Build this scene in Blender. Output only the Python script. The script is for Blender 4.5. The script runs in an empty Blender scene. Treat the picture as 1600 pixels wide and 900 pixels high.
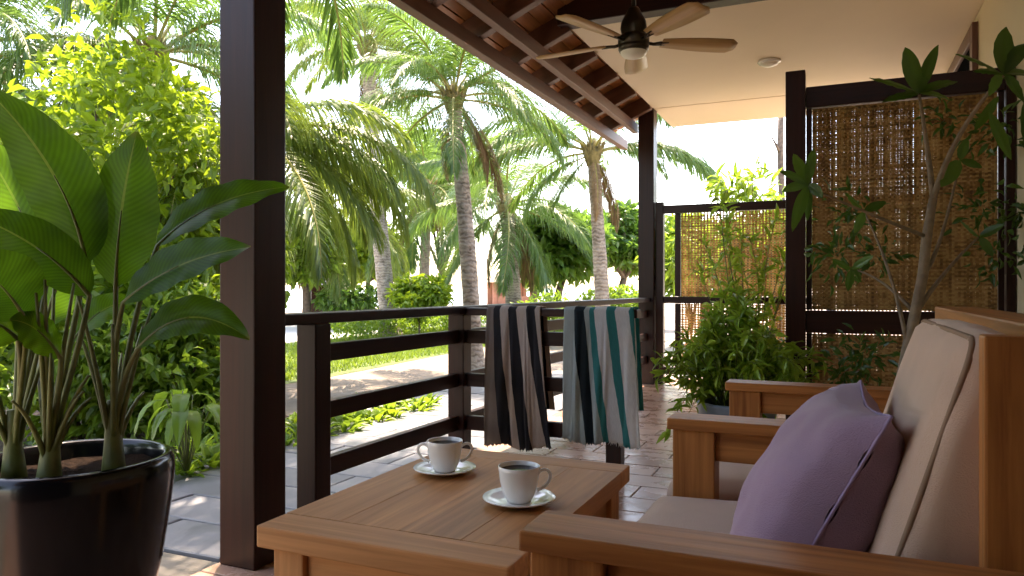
import bpy, bmesh, math, random
import numpy as np
from mathutils import Vector, Matrix
from mathutils import noise as mnoise

# ------------------------------------------------------------------ camera, sky, sun, exposure
S = bpy.context.scene
C = S.collection
R = math.radians
H = 0.95                      # eye height
F = 1150.0                    # focal length in pixels of the 1600 wide photograph
YAW = math.atan(510.0 / F)    # the veranda runs along +Y, the camera looks to the left of it
CT, ST = math.cos(YAW), math.sin(YAW)

cam = bpy.data.objects.new('camera', bpy.data.cameras.new('camera'))
C.objects.link(cam)
cam.location = (0, 0, H)
cam.rotation_euler = (R(90), 0, YAW)
cam.data.sensor_width = 36
cam.data.lens = 36 * F / 1600
cam.data.clip_start = 0.02
cam.data.clip_end = 3000
cam.data.dof.use_dof = True
cam.data.dof.focus_distance = 1.9
cam.data.dof.aperture_fstop = 20.0
S.camera = cam

SUN_EL, SUN_AZ = R(68), R(-33)        # azimuth from +Y towards +X: the sun stands out over the garden's far end
w = bpy.data.worlds.new('World'); S.world = w; w.use_nodes = True
nt = w.node_tree
sky = nt.nodes.new('ShaderNodeTexSky')
sky.sky_type = 'NISHITA'; sky.sun_disc = False
sky.sun_elevation = SUN_EL; sky.sun_rotation = SUN_AZ
sky.air_density = 1.0; sky.dust_density = 1.2; sky.ozone_density = 0.5
nt.links.new(sky.outputs[0], nt.nodes['Background'].inputs[0])
nt.nodes['Background'].inputs[1].default_value = 0.15
sl = bpy.data.lights.new('sun', 'SUN'); sl.energy = 2.5; sl.angle = R(0.6); sl.color = (1.0, 0.95, 0.86)
sun = bpy.data.objects.new('sun', sl); C.objects.link(sun)
sd = Vector((math.sin(SUN_AZ) * math.cos(SUN_EL), math.cos(SUN_AZ) * math.cos(SUN_EL), math.sin(SUN_EL)))
sun.rotation_euler = sd.to_track_quat('Z', 'Y').to_euler()
S.view_settings.view_transform = 'Standard'
S.view_settings.look = 'None'
S.view_settings.exposure = 2.97
S.view_settings.gamma = 1.0
S.view_settings.use_white_balance = True          # the photograph is balanced warm
S.view_settings.white_balance_temperature = 8000
S.view_settings.white_balance_tint = 19
S.render.engine = 'CYCLES'
S.cycles.use_denoising = True
S.cycles.use_adaptive_sampling = True
S.cycles.adaptive_threshold = 0.015
S.cycles.max_bounces = 8
S.cycles.diffuse_bounces = 5
S.cycles.glossy_bounces = 4
S.cycles.transmission_bounces = 5
S.cycles.transparent_max_bounces = 8
S.cycles.sample_clamp_indirect = 6.0
S.cycles.caustics_reflective = False
S.cycles.caustics_refractive = False

rng = np.random.default_rng(7)
random.seed(7)

def at(px, py, Z):
    """point of the place that the photograph shows at (px, py), Z metres in front of the camera"""
    cx = (px - 800) / F * Z
    return Vector((CT * cx - ST * Z, ST * cx + CT * Z, H - (py - 450) / F * Z))

def atg(px, py, z=0.0):
    return at(px, py, (H - z) * F / (py - 450))

# ------------------------------------------------------------------ materials
def mat_new(name):
    m = bpy.data.materials.new(name); m.use_nodes = True
    n = m.node_tree.nodes; l = m.node_tree.links
    return m, n, l, n['Principled BSDF'], n['Material Output']

def ramp(n, stops, interp='LINEAR'):
    r = n.new('ShaderNodeValToRGB'); r.color_ramp.interpolation = interp
    e = r.color_ramp.elements
    while len(e) < len(stops): e.new(0.5)
    for k, (p, c) in enumerate(stops):
        e[k].position = p; e[k].color = (*c, 1)
    return r

def coords(n, l, scale, obj_random=True):
    tc = n.new('ShaderNodeTexCoord'); mp = n.new('ShaderNodeMapping')
    l.new(tc.outputs['Object'], mp.inputs[0]); mp.inputs['Scale'].default_value = scale
    if obj_random:
        oi = n.new('ShaderNodeObjectInfo'); mu = n.new('ShaderNodeMath'); mu.operation = 'MULTIPLY'
        mu.inputs[1].default_value = 37.0
        l.new(oi.outputs['Random'], mu.inputs[0]); l.new(mu.outputs[0], mp.inputs['Location'])
    return mp

def wood(name, c1, c2, axis, rough=0.4, freq=28, stretch=0.06, coat=0.0, bump=0.15, grain=1.0, spec=0.5):
    m, n, l, b, o = mat_new(name)
    s = [freq] * 3; s['XYZ'.index(axis)] = freq * stretch
    mp = coords(n, l, s)
    nz = n.new('ShaderNodeTexNoise'); nz.inputs['Scale'].default_value = 1.0
    nz.inputs['Detail'].default_value = 7; nz.inputs['Roughness'].default_value = 0.6
    nz.inputs['Distortion'].default_value = 0.7
    l.new(mp.outputs[0], nz.inputs['Vector'])
    big = n.new('ShaderNodeTexNoise'); big.inputs['Scale'].default_value = 0.12; big.inputs['Detail'].default_value = 2
    l.new(mp.outputs[0], big.inputs['Vector'])
    mx = n.new('ShaderNodeMath'); mx.operation = 'MULTIPLY_ADD'; mx.inputs[1].default_value = 0.55
    l.new(big.outputs[0], mx.inputs[0]); 
    ml = n.new('ShaderNodeMath'); ml.operation = 'MULTIPLY'; ml.inputs[1].default_value = 0.5 * grain
    if grain > 1:
        mx.inputs[1].default_value = 0.55 - 0.5 * (grain - 1)   # keep the mean in the middle of the ramp
    l.new(nz.outputs[0], ml.inputs[0]); l.new(ml.outputs[0], mx.inputs[2])
    r = ramp(n, [(0.34, c1), (0.5, tuple((a + d) / 2 for a, d in zip(c1, c2))), (0.66, c2)])
    l.new(mx.outputs[0], r.inputs[0]); l.new(r.outputs[0], b.inputs['Base Color'])
    rr = n.new('ShaderNodeMapRange'); rr.inputs[3].default_value = rough - 0.08; rr.inputs[4].default_value = rough + 0.12
    l.new(big.outputs[0], rr.inputs[0]); l.new(rr.outputs[0], b.inputs['Roughness'])
    bp = n.new('ShaderNodeBump'); bp.inputs['Strength'].default_value = bump; bp.inputs['Distance'].default_value = 0.004
    l.new(nz.outputs[0], bp.inputs['Height']); l.new(bp.outputs[0], b.inputs['Normal'])
    b.inputs['Coat Weight'].default_value = coat; b.inputs['Coat Roughness'].default_value = 0.2
    b.inputs['Specular IOR Level'].default_value = spec
    return m

def plain(name, col, rough=0.5, var=0.15, scale=6.0, bump=0.0, bscale=60, metallic=0.0, coat=0.0, spec=0.5, sheen=0.0):
    m, n, l, b, o = mat_new(name)
    mp = coords(n, l, (1, 1, 1))
    nz = n.new('ShaderNodeTexNoise'); nz.inputs['Scale'].default_value = scale; nz.inputs['Detail'].default_value = 5
    l.new(mp.outputs[0], nz.inputs['Vector'])
    r = ramp(n, [(0.3, tuple(c * (1 - var) for c in col)), (0.7, tuple(min(1, c * (1 + var)) for c in col))])
    l.new(nz.outputs[0], r.inputs[0]); l.new(r.outputs[0], b.inputs['Base Color'])
    b.inputs['Roughness'].default_value = rough; b.inputs['Metallic'].default_value = metallic
    b.inputs['Coat Weight'].default_value = coat; b.inputs['Coat Roughness'].default_value = 0.08
    b.inputs['Specular IOR Level'].default_value = spec; b.inputs['Sheen Weight'].default_value = sheen
    if bump:
        n2 = n.new('ShaderNodeTexNoise'); n2.inputs['Scale'].default_value = bscale; n2.inputs['Detail'].default_value = 4
        l.new(mp.outputs[0], n2.inputs['Vector'])
        bp = n.new('ShaderNodeBump'); bp.inputs['Strength'].default_value = bump; bp.inputs['Distance'].default_value = 0.01
        l.new(n2.outputs[0], bp.inputs['Height']); l.new(bp.outputs[0], b.inputs['Normal'])
    return m

def leaf(name, c1, c2, trans=0.45, tcol=None, rough=0.35, veins=False):
    """thin leaf: reflects and lets light through; each leaf of a crown has a tint of its own"""
    m, n, l, b, o = mat_new(name)
    g = n.new('ShaderNodeNewGeometry'); oi = n.new('ShaderNodeObjectInfo')
    ad = n.new('ShaderNodeMath'); ad.operation = 'ADD'
    l.new(g.outputs['Random Per Island'], ad.inputs[0]); l.new(oi.outputs['Random'], ad.inputs[1])
    fr = n.new('ShaderNodeMath'); fr.operation = 'FRACT'; l.new(ad.outputs[0], fr.inputs[0])
    r = ramp(n, [(0.0, c1), (0.75, c2), (1.0, tuple(min(1, x * 1.25) for x in c2))])
    l.new(fr.outputs[0], r.inputs[0])
    l.new(r.outputs[0], b.inputs['Base Color']); b.inputs['Roughness'].default_value = rough
    tr = n.new('ShaderNodeBsdfTranslucent')
    mxc = n.new('ShaderNodeMix'); mxc.data_type = 'RGBA'; mxc.blend_type = 'MIX'; mxc.inputs[0].default_value = 0.6
    l.new(r.outputs[0], mxc.inputs[6])
    mxc.inputs[7].default_value = (*(tcol or tuple(min(1, x * 2.2) for x in c2)), 1)
    l.new(mxc.outputs[2], tr.inputs[0])
    if veins:
        uv = n.new('ShaderNodeTexCoord'); sp = n.new('ShaderNodeSeparateXYZ'); l.new(uv.outputs['UV'], sp.inputs[0])
        a1 = n.new('ShaderNodeMath'); a1.operation = 'ABSOLUTE'
        s1 = n.new('ShaderNodeMath'); s1.operation = 'SUBTRACT'; s1.inputs[1].default_value = 0.5
        l.new(sp.outputs[1], s1.inputs[0]); l.new(s1.outputs[0], a1.inputs[0])
        c = n.new('ShaderNodeMath'); c.operation = 'MULTIPLY_ADD'; c.inputs[1].default_value = -0.35   # veins sweep to the tip
        l.new(a1.outputs[0], c.inputs[0]); l.new(sp.outputs[0], c.inputs[2])
        mlt = n.new('ShaderNodeMath'); mlt.operation = 'MULTIPLY'; mlt.inputs[1].default_value = 170
        l.new(c.outputs[0], mlt.inputs[0])
        sn = n.new('ShaderNodeMath'); sn.operation = 'SINE'; l.new(mlt.outputs[0], sn.inputs[0])
        bp = n.new('ShaderNodeBump'); bp.inputs['Strength'].default_value = 0.07; bp.inputs['Distance'].default_value = 0.002
        b.inputs['Specular IOR Level'].default_value = 0.2
        l.new(sn.outputs[0], bp.inputs['Height']); l.new(bp.outputs[0], b.inputs['Normal'])
        vr = n.new('ShaderNodeMapRange'); vr.inputs[1].default_value = -1; vr.inputs[2].default_value = 1
        vr.inputs[3].default_value = 0.86; vr.inputs[4].default_value = 1.10; l.new(sn.outputs[0], vr.inputs[0])
        big = n.new('ShaderNodeTexNoise'); big.inputs['Scale'].default_value = 7; big.inputs['Detail'].default_value = 4; l.new(uv.outputs['Object'], big.inputs['Vector'])
        br = n.new('ShaderNodeMapRange'); br.inputs[1].default_value = 0.3; br.inputs[2].default_value = 0.7; br.inputs[3].default_value = 0.7; br.inputs[4].default_value = 1.3; l.new(big.outputs[0], br.inputs[0])
        vm = n.new('ShaderNodeMath'); vm.operation = 'MULTIPLY'; l.new(vr.outputs[0], vm.inputs[0]); l.new(br.outputs[0], vm.inputs[1])
        vx = n.new('ShaderNodeMix'); vx.data_type = 'RGBA'; vx.blend_type = 'MULTIPLY'; vx.inputs[0].default_value = 1
        l.new(r.outputs[0], vx.inputs[6]); l.new(vm.outputs[0], vx.inputs[7])
        tip = n.new('ShaderNodeMapRange'); tip.inputs[1].default_value = 0.95; tip.inputs[2].default_value = 1.0; l.new(sp.outputs[0], tip.inputs[0])
        tx = n.new('ShaderNodeMix'); tx.data_type = 'RGBA'; l.new(tip.outputs[0], tx.inputs[0]); l.new(vx.outputs[2], tx.inputs[6]); tx.inputs[7].default_value = (0.16, 0.10, 0.03, 1)
        vt = n.new('ShaderNodeMix'); vt.data_type = 'RGBA'; vt.blend_type = 'MULTIPLY'; vt.inputs[0].default_value = 1
        l.new(mxc.outputs[2], vt.inputs[6]); l.new(vm.outputs[0], vt.inputs[7]); l.new(vt.outputs[2], tr.inputs[0])
        r = tx; r_out = tx.outputs[2]
        # pale midrib
        lt = n.new('ShaderNodeMath'); lt.operation = 'LESS_THAN'; lt.inputs[1].default_value = 0.018
        l.new(a1.outputs[0], lt.inputs[0])
        mm = n.new('ShaderNodeMix'); mm.data_type = 'RGBA'
        l.new(lt.outputs[0], mm.inputs[0]); l.new(r_out, mm.inputs[6])
        mm.inputs[7].default_value = (0.22, 0.26, 0.06, 1)
        l.new(mm.outputs[2], b.inputs['Base Color'])
    ms = n.new('ShaderNodeMixShader'); ms.inputs[0].default_value = trans
    l.new(b.outputs[0], ms.inputs[1]); l.new(tr.outputs[0], ms.inputs[2]); l.new(ms.outputs[0], o.inputs[0])
    return m

DK1, DK2 = (0.011, 0.0030, 0.0018), (0.040, 0.0105, 0.0055)
M = {}
for a in 'XYZ':
    M['dark' + a] = wood('dark_wood_' + a, DK1, DK2, a, rough=0.36, freq=40, stretch=0.04, coat=0.0, bump=0.10, spec=0.24)
    M['teak' + a] = wood('teak_' + a, (0.18, 0.052, 0.012), (0.52, 0.205, 0.06), a, rough=0.42, freq=52, stretch=0.035, bump=0.2, grain=1.35, spec=0.3)
    M['ttop' + a] = wood('table_wood_' + a, (0.31, 0.128, 0.043), (0.62, 0.295, 0.118), a, rough=0.48, freq=40, stretch=0.05, bump=0.15, grain=1.25, spec=0.25)
    M['roof' + a] = wood('roof_wood_' + a, (0.075, 0.026, 0.014), (0.16, 0.062, 0.034), a, rough=0.42, freq=30, stretch=0.05, bump=0.12)
M['board'] = wood('roof_board', (0.20, 0.065, 0.020), (0.42, 0.165, 0.055), 'Y', rough=0.4, freq=30, stretch=0.04, bump=0.15)
M['blade'] = wood('fan_blade', (0.36, 0.19, 0.07), (0.56, 0.34, 0.15), 'X', rough=0.4, freq=40, stretch=0.05)
M['bronze'] = plain('bronze', (0.055, 0.043, 0.03), 0.35, metallic=0.85)
M['ceil'] = plain('ceiling_plaster', (0.82, 0.70, 0.54), 0.75, var=0.03, scale=1.5, bump=0.05, bscale=90)
M['wall'] = plain('wall_plaster', (0.72, 0.60, 0.40), 0.8, var=0.04, scale=2, bump=0.1, bscale=120)
M['glass_dark'] = plain('dark_glass', (0.01, 0.01, 0.012), 0.6, spec=0.0)
M['white_glass'] = plain('frosted_glass', (0.8, 0.76, 0.66), 0.3, var=0.02)
M['porcelain'] = plain('porcelain', (0.80, 0.79, 0.76), 0.12, var=0.01, coat=0.4)
M['coffee'] = plain('coffee', (0.010, 0.004, 0.002), 0.08, var=0.3, spec=0.12)
M['cushion'] = plain('cushion_fabric', (0.58, 0.385, 0.275), 0.85, var=0.07, scale=9, bump=0.35, bscale=700, sheen=0.3)
M['piping'] = plain('piping_fabric', (0.26, 0.16, 0.10), 0.9, var=0.1)
M['purple'] = plain('purple_linen', (0.31, 0.20, 0.30), 0.8, var=0.08, scale=8, bump=0.4, bscale=600, sheen=0.35)
M['seam'] = plain('seam_thread', (0.30, 0.22, 0.36), 0.8)
M['black_glaze'] = plain('black_glaze', (0.004, 0.004, 0.005), 0.17, var=0.4, scale=5, spec=0.35, bump=0.05, bscale=9)
M['blue_pot'] = plain('blue_grey_ceramic', (0.13, 0.16, 0.20), 0.45, var=0.15, scale=12, bump=0.1)
M['soil'] = plain('soil', (0.014, 0.008, 0.005), 0.95, var=0.5, scale=60, bump=1.0, bscale=120, spec=0.05)
M['bed_soil'] = plain('bed_soil', (0.09, 0.055, 0.035), 0.95, var=0.4, scale=20, bump=0.8, bscale=60)
M['sand'] = plain('sand', (0.40, 0.34, 0.27), 0.95, var=0.14, scale=0.7, bump=0.5, bscale=9)
M['path'] = plain('sandy_path', (0.27, 0.215, 0.16), 0.95, var=0.22, scale=2.2, bump=0.7, bscale=22)
M['lawn'] = plain('lawn_soil', (0.09, 0.13, 0.03), 0.95, var=0.4, scale=6)
M['terrace'] = plain('pale_terrace', (0.46, 0.44, 0.41), 0.8, var=0.08, scale=2)
M['thatch'] = plain('thatch', (0.38, 0.31, 0.22), 0.95, var=0.3, scale=20, bump=1, bscale=60)
M['hut_wall'] = plain('terracotta_render', (0.30, 0.13, 0.08), 0.85, var=0.15)
M['bark'] = plain('bark', (0.13, 0.095, 0.07), 0.9, var=0.4, scale=20, bump=0.8, bscale=50)
M['pale_bark'] = plain('pale_bark', (0.22, 0.155, 0.10), 0.8, var=0.25, scale=25, bump=0.4, bscale=70)
M['husk'] = plain('palm_husk', (0.15, 0.12, 0.045), 0.9, var=0.5, scale=14, bump=0.8, bscale=40)
M['stem'] = plain('green_stem', (0.10, 0.12, 0.028), 0.5, var=0.35, scale=14)
M['rachis'] = plain('frond_rib', (0.24, 0.22, 0.05), 0.5, var=0.2)
M['twig'] = plain('brown_twig', (0.10, 0.07, 0.045), 0.8, var=0.3)

def palm_bark():
    m, n, l, b, o = mat_new('palm_bark')
    mp = coords(n, l, (1, 1, 1))
    wv = n.new('ShaderNodeTexWave'); wv.bands_direction = 'Z'; wv.inputs['Scale'].default_value = 5.2
    wv.inputs['Distortion'].default_value = 7.0; wv.inputs['Detail'].default_value = 4; wv.inputs['Detail Scale'].default_value = 2.5
    l.new(mp.outputs[0], wv.inputs['Vector'])
    nz = n.new('ShaderNodeTexNoise'); nz.inputs['Scale'].default_value = 9; nz.inputs['Detail'].default_value = 6
    l.new(mp.outputs[0], nz.inputs['Vector'])
    ad = n.new('ShaderNodeMath'); ad.operation = 'MULTIPLY_ADD'; ad.inputs[1].default_value = 0.26
    l.new(wv.outputs[0], ad.inputs[0]); l.new(nz.outputs[0], ad.inputs[2])
    r = ramp(n, [(0.35, (0.10, 0.08, 0.062)), (0.58, (0.25, 0.21, 0.17)), (0.9, (0.38, 0.335, 0.28))])
    l.new(ad.outputs[0], r.inputs[0]); l.new(r.outputs[0], b.inputs['Base Color'])
    b.inputs['Roughness'].default_value = 0.9
    bp = n.new('ShaderNodeBump'); bp.inputs['Strength'].default_value = 0.8; bp.inputs['Distance'].default_value = 0.03
    l.new(ad.outputs[0], bp.inputs['Height']); l.new(bp.outputs[0], b.inputs['Normal'])
    return m
M['palm_bark'] = palm_bark()

def stone(name, c1, c2, rough, bump=0.3, spec=0.5, scale=5):
    """one tint for each slab (object random) with grain and stains on top"""
    m, n, l, b, o = mat_new(name)
    mp = coords(n, l, (1, 1, 1))
    nz = n.new('ShaderNodeTexNoise'); nz.inputs['Scale'].default_value = scale; nz.inputs['Detail'].default_value = 8; nz.inputs['Roughness'].default_value = 0.65
    l.new(mp.outputs[0], nz.inputs['Vector'])
    oi = n.new('ShaderNodeObjectInfo')
    ad = n.new('ShaderNodeMath'); ad.operation = 'MULTIPLY_ADD'; ad.inputs[1].default_value = 0.45
    l.new(oi.outputs['Random'], ad.inputs[0]); l.new(nz.outputs[0], ad.inputs[2])
    r = ramp(n, [(0.35, c1), (0.95, c2)])
    l.new(ad.outputs[0], r.inputs[0]); l.new(r.outputs[0], b.inputs['Base Color'])
    rr = n.new('ShaderNodeMapRange'); rr.inputs[1].default_value = 0.3; rr.inputs[2].default_value = 0.7
    rr.inputs[3].default_value = rough - 0.12; rr.inputs[4].default_value = rough + 0.15
    l.new(nz.outputs[0], rr.inputs[0]); l.new(rr.outputs[0], b.inputs['Roughness'])
    bp = n.new('ShaderNodeBump'); bp.inputs['Strength'].default_value = bump; bp.inputs['Distance'].default_value = 0.006
    l.new(nz.outputs[0], bp.inputs['Height']); l.new(bp.outputs[0], b.inputs['Normal'])
    b.inputs['Specular IOR Level'].default_value = spec
    return m
M['tile'] = stone('terracotta_tile', (0.33, 0.185, 0.125), (0.48, 0.30, 0.22), 0.27)
M['grout'] = plain('grout', (0.22, 0.15, 0.115), 0.9, var=0.2, scale=30)
M['slate'] = stone('grey_slate', (0.10, 0.105, 0.115), (0.22, 0.22, 0.23), 0.45)
M['slate_joint'] = plain('slate_joint', (0.11, 0.105, 0.10), 0.95, var=0.3, scale=20)
M['sandstone'] = stone('beige_slab', (0.17, 0.145, 0.115), (0.29, 0.25, 0.20), 0.5)

def sea_mat():
    m, n, l, b, o = mat_new('sea_water')
    b.inputs['Base Color'].default_value = (0.10, 0.24, 0.30, 1); b.inputs['Roughness'].default_value = 0.18
    mp = coords(n, l, (0.5, 0.5, 0.5)); nz = n.new('ShaderNodeTexNoise'); nz.inputs['Scale'].default_value = 1.0; nz.inputs['Detail'].default_value = 5
    l.new(mp.outputs[0], nz.inputs['Vector'])
    bp = n.new('ShaderNodeBump'); bp.inputs['Strength'].default_value = 0.6; bp.inputs['Distance'].default_value = 0.3
    l.new(nz.outputs[0], bp.inputs['Height']); l.new(bp.outputs[0], b.inputs['Normal'])
    return m
M['sea'] = sea_mat()

def towel_mat(name, stops, trans):
    m, n, l, b, o = mat_new(name)
    tc = n.new('ShaderNodeTexCoord'); sp = n.new('ShaderNodeSeparateXYZ'); l.new(tc.outputs['UV'], sp.inputs[0])
    nz = n.new('ShaderNodeTexNoise'); nz.inputs['Scale'].default_value = 9; nz.inputs['Detail'].default_value = 3
    l.new(tc.outputs['UV'], nz.inputs['Vector'])
    ad = n.new('ShaderNodeMath'); ad.operation = 'MULTIPLY_ADD'; ad.inputs[1].default_value = 0.035
    l.new(nz.outputs[0], ad.inputs[0]); l.new(sp.outputs[0], ad.inputs[2])
    sb = n.new('ShaderNodeMath'); sb.operation = 'SUBTRACT'; sb.inputs[1].default_value = 0.0175
    l.new(ad.outputs[0], sb.inputs[0])
    r = ramp(n, stops, 'CONSTANT'); l.new(sb.outputs[0], r.inputs[0])
    wv = n.new('ShaderNodeTexNoise'); wv.inputs['Scale'].default_value = 1.0; wv.inputs['Detail'].default_value = 3
    mp = n.new('ShaderNodeMapping'); mp.inputs['Scale'].default_value = (160, 40, 1); l.new(tc.outputs['UV'], mp.inputs[0]); l.new(mp.outputs[0], wv.inputs['Vector'])
    mr = n.new('ShaderNodeMapRange'); mr.inputs[3].default_value = 0.72; mr.inputs[4].default_value = 1.2; l.new(wv.outputs[0], mr.inputs[0])
    mx = n.new('ShaderNodeMix'); mx.data_type = 'RGBA'; mx.blend_type = 'MULTIPLY'; mx.inputs[0].default_value = 1
    l.new(r.outputs[0], mx.inputs[6]); l.new(mr.outputs[0], mx.inputs[7])
    l.new(mx.outputs[2], b.inputs['Base Color']); b.inputs['Roughness'].default_value = 0.95; b.inputs['Sheen Weight'].default_value = 0.2
    bp = n.new('ShaderNodeBump'); bp.inputs['Strength'].default_value = 0.4; bp.inputs['Distance'].default_value = 0.003
    l.new(wv.outputs[0], bp.inputs['Height']); l.new(bp.outputs[0], b.inputs['Normal'])
    tr = n.new('ShaderNodeBsdfTranslucent'); l.new(mx.outputs[2], tr.inputs[0])
    ms = n.new('ShaderNodeMixShader'); ms.inputs[0].default_value = trans
    l.new(b.outputs[0], ms.inputs[1]); l.new(tr.outputs[0], ms.inputs[2]); l.new(ms.outputs[0], o.inputs[0])
    return m
BLK, BEI, TAU = (0.011, 0.009, 0.011), (0.50, 0.40, 0.33), (0.20, 0.15, 0.12)
M['towel_black'] = towel_mat('black_beige_towel', [(0, TAU), (0.12, BLK), (0.27, BEI), (0.40, BLK), (0.57, BEI), (0.76, BLK), (0.90, BEI)], 0.30)
WH, TEA, GRE = (0.80, 0.78, 0.75), (0.03, 0.27, 0.26), (0.50, 0.56, 0.53)
M['towel_teal'] = towel_mat('teal_white_towel', [(0, GRE), (0.16, (0.012, 0.025, 0.03)), (0.30, GRE), (0.38, TEA), (0.46, WH), (0.64, TEA), (0.75, WH), (0.95, TEA)], 0.50)

def weave_mat():
    m, n, l, b, o = mat_new('woven_bamboo')
    g = n.new('ShaderNodeNewGeometry')
    mp = coords(n, l, (20, 20, 20)); nz = n.new('ShaderNodeTexNoise'); nz.inputs['Scale'].default_value = 1; nz.inputs['Detail'].default_value = 4
    l.new(mp.outputs[0], nz.inputs['Vector'])
    ad = n.new('ShaderNodeMath'); ad.operation = 'MULTIPLY_ADD'; ad.inputs[1].default_value = 0.5
    l.new(g.outputs['Random Per Island'], ad.inputs[0]); l.new(nz.outputs[0], ad.inputs[2])
    r = ramp(n, [(0.35, (0.14, 0.065, 0.018)), (0.7, (0.33, 0.175, 0.052)), (1.0, (0.48, 0.30, 0.11))])
    l.new(ad.outputs[0], r.inputs[0]); l.new(r.outputs[0], b.inputs['Base Color']); b.inputs['Roughness'].default_value = 0.5
    tr = n.new('ShaderNodeBsdfTranslucent'); l.new(r.outputs[0], tr.inputs[0])
    ms = n.new('ShaderNodeMixShader'); ms.inputs[0].default_value = 0.34
    l.new(b.outputs[0], ms.inputs[1]); l.new(tr.outputs[0], ms.inputs[2]); l.new(ms.outputs[0], o.inputs[0])
    return m
M['weave'] = weave_mat()

M['big_leaf'] = leaf('broad_leaf', (0.019, 0.065, 0.006), (0.044, 0.12, 0.010), 0.42, (0.16, 0.35, 0.012), 0.40, veins=True)
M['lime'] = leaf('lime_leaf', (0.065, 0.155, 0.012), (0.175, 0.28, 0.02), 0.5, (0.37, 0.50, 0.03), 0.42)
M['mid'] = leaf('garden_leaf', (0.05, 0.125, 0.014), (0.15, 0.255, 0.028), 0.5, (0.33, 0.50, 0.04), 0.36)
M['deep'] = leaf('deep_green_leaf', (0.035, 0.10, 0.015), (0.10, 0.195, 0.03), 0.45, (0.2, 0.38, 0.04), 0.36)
M['palm'] = leaf('palm_leaf', (0.040, 0.105, 0.022), (0.095, 0.175, 0.034), 0.45, (0.20, 0.35, 0.055), 0.38)
M['palm_y'] = leaf('palm_leaf_yellow', (0.05, 0.115, 0.02), (0.135, 0.20, 0.03), 0.45, (0.30, 0.40, 0.05), 0.38)
M['pot_leaf'] = leaf('potted_leaf', (0.12, 0.23, 0.02), (0.30, 0.43, 0.05), 0.45, (0.22, 0.40, 0.03), 0.32)
M['grass'] = leaf('grass_blade', (0.06, 0.12, 0.012), (0.15, 0.24, 0.025), 0.4, (0.34, 0.46, 0.04), 0.5)
M['sch'] = leaf('whorl_leaf', (0.022, 0.065, 0.012), (0.06, 0.13, 0.02), 0.4, (0.14, 0.28, 0.03), 0.3)

# ------------------------------------------------------------------ object helpers
def tag(o, label=None, cat=None, group=None, kind=None):
    if label: o['label'] = label
    if cat: o['category'] = cat
    if group: o['group'] = group
    if kind: o['kind'] = kind
    return o

def thing(name, label, cat, loc=(0, 0, 0), group=None):
    o = bpy.data.objects.new(name, None); C.objects.link(o); o.location = loc
    o.empty_display_size = 0.1
    return tag(o, label, cat, group)

def link(name, me, parent=None, loc=None, rot=None):
    """a mesh object; mesh coordinates are the world's unless loc is given (then relative to the parent)"""
    o = bpy.data.objects.new(name, me); C.objects.link(o)
    if parent is not None:
        o.parent = parent
        if loc is None:
            root = parent; off = Vector((0, 0, 0))
            while root is not None: off += root.location; root = root.parent
            o.location = -off
        else: o.location = loc
    elif loc is not None: o.location = loc
    if rot is not None: o.rotation_euler = rot
    return o

def mesh(name, V, Fc, mat, smooth=False, uv=None):
    me = bpy.data.meshes.new(name)
    me.from_pydata([tuple(v) for v in V] if not isinstance(V, np.ndarray) else V.tolist(), [], Fc)
    if uv is not None:
        lay = me.uv_layers.new(name='UVMap')
        li = np.zeros(len(me.loops), dtype=np.int32); me.loops.foreach_get('vertex_index', li)
        lay.data.foreach_set('uv', np.asarray(uv, dtype=np.float32)[li].ravel())
    if smooth: me.polygons.foreach_set('use_smooth', [True] * len(me.polygons))
    me.materials.append(mat); me.update()
    return me

def boxm(name, lo, hi, mat, bev=0.006, seg=2, xf=None):
    bm = bmesh.new(); bmesh.ops.create_cube(bm, size=1)
    lo, hi = Vector(lo), Vector(hi); c = (lo + hi) / 2; s = hi - lo
    for v in bm.verts: v.co = Vector((v.co.x * s.x, v.co.y * s.y, v.co.z * s.z)) + c
    if bev: bmesh.ops.bevel(bm, geom=list(bm.edges), offset=min(bev, min(s) * 0.45), segments=seg, profile=0.6, affect='EDGES')
    if xf is not None: bm.transform(xf)
    me = bpy.data.meshes.new(name); bm.to_mesh(me); bm.free()
    me.materials.append(mat)
    return me

def box(name, lo, hi, mat, parent=None, bev=0.006, xf=None, loc=None):
    return link(name, boxm(name, lo, hi, mat, bev, 2, xf), parent, loc)

def beam_between(name, a, b, wd, ht, mat_axis, parent=None, bev=0.006, over=0.0):
    """a bar of width wd (sideways) and height ht (up) whose centre line runs a -> b"""
    a, b = Vector(a), Vector(b); d = b - a; L = d.length; d.normalize()
    x = d; up = Vector((0, 0, 1)); y = up.cross(x)
    if y.length < 1e-4: y = Vector((0, 1, 0))
    y.normalize(); z = x.cross(y)
    m = Matrix((x, y, z)).transposed().to_4x4(); m.translation = (a + b) / 2
    me = boxm(name, (-L / 2 - over, -wd / 2, -ht / 2), (L / 2 + over, wd / 2, ht / 2), mat_axis, bev)
    o = bpy.data.objects.new(name, me); C.objects.link(o)
    if parent is not None:
        o.parent = parent
        root = parent; off = Vector((0, 0, 0))
        while root is not None: off += root.location; root = root.parent
        m.translation = m.translation - off
    o.matrix_local = m
    return o

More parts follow.
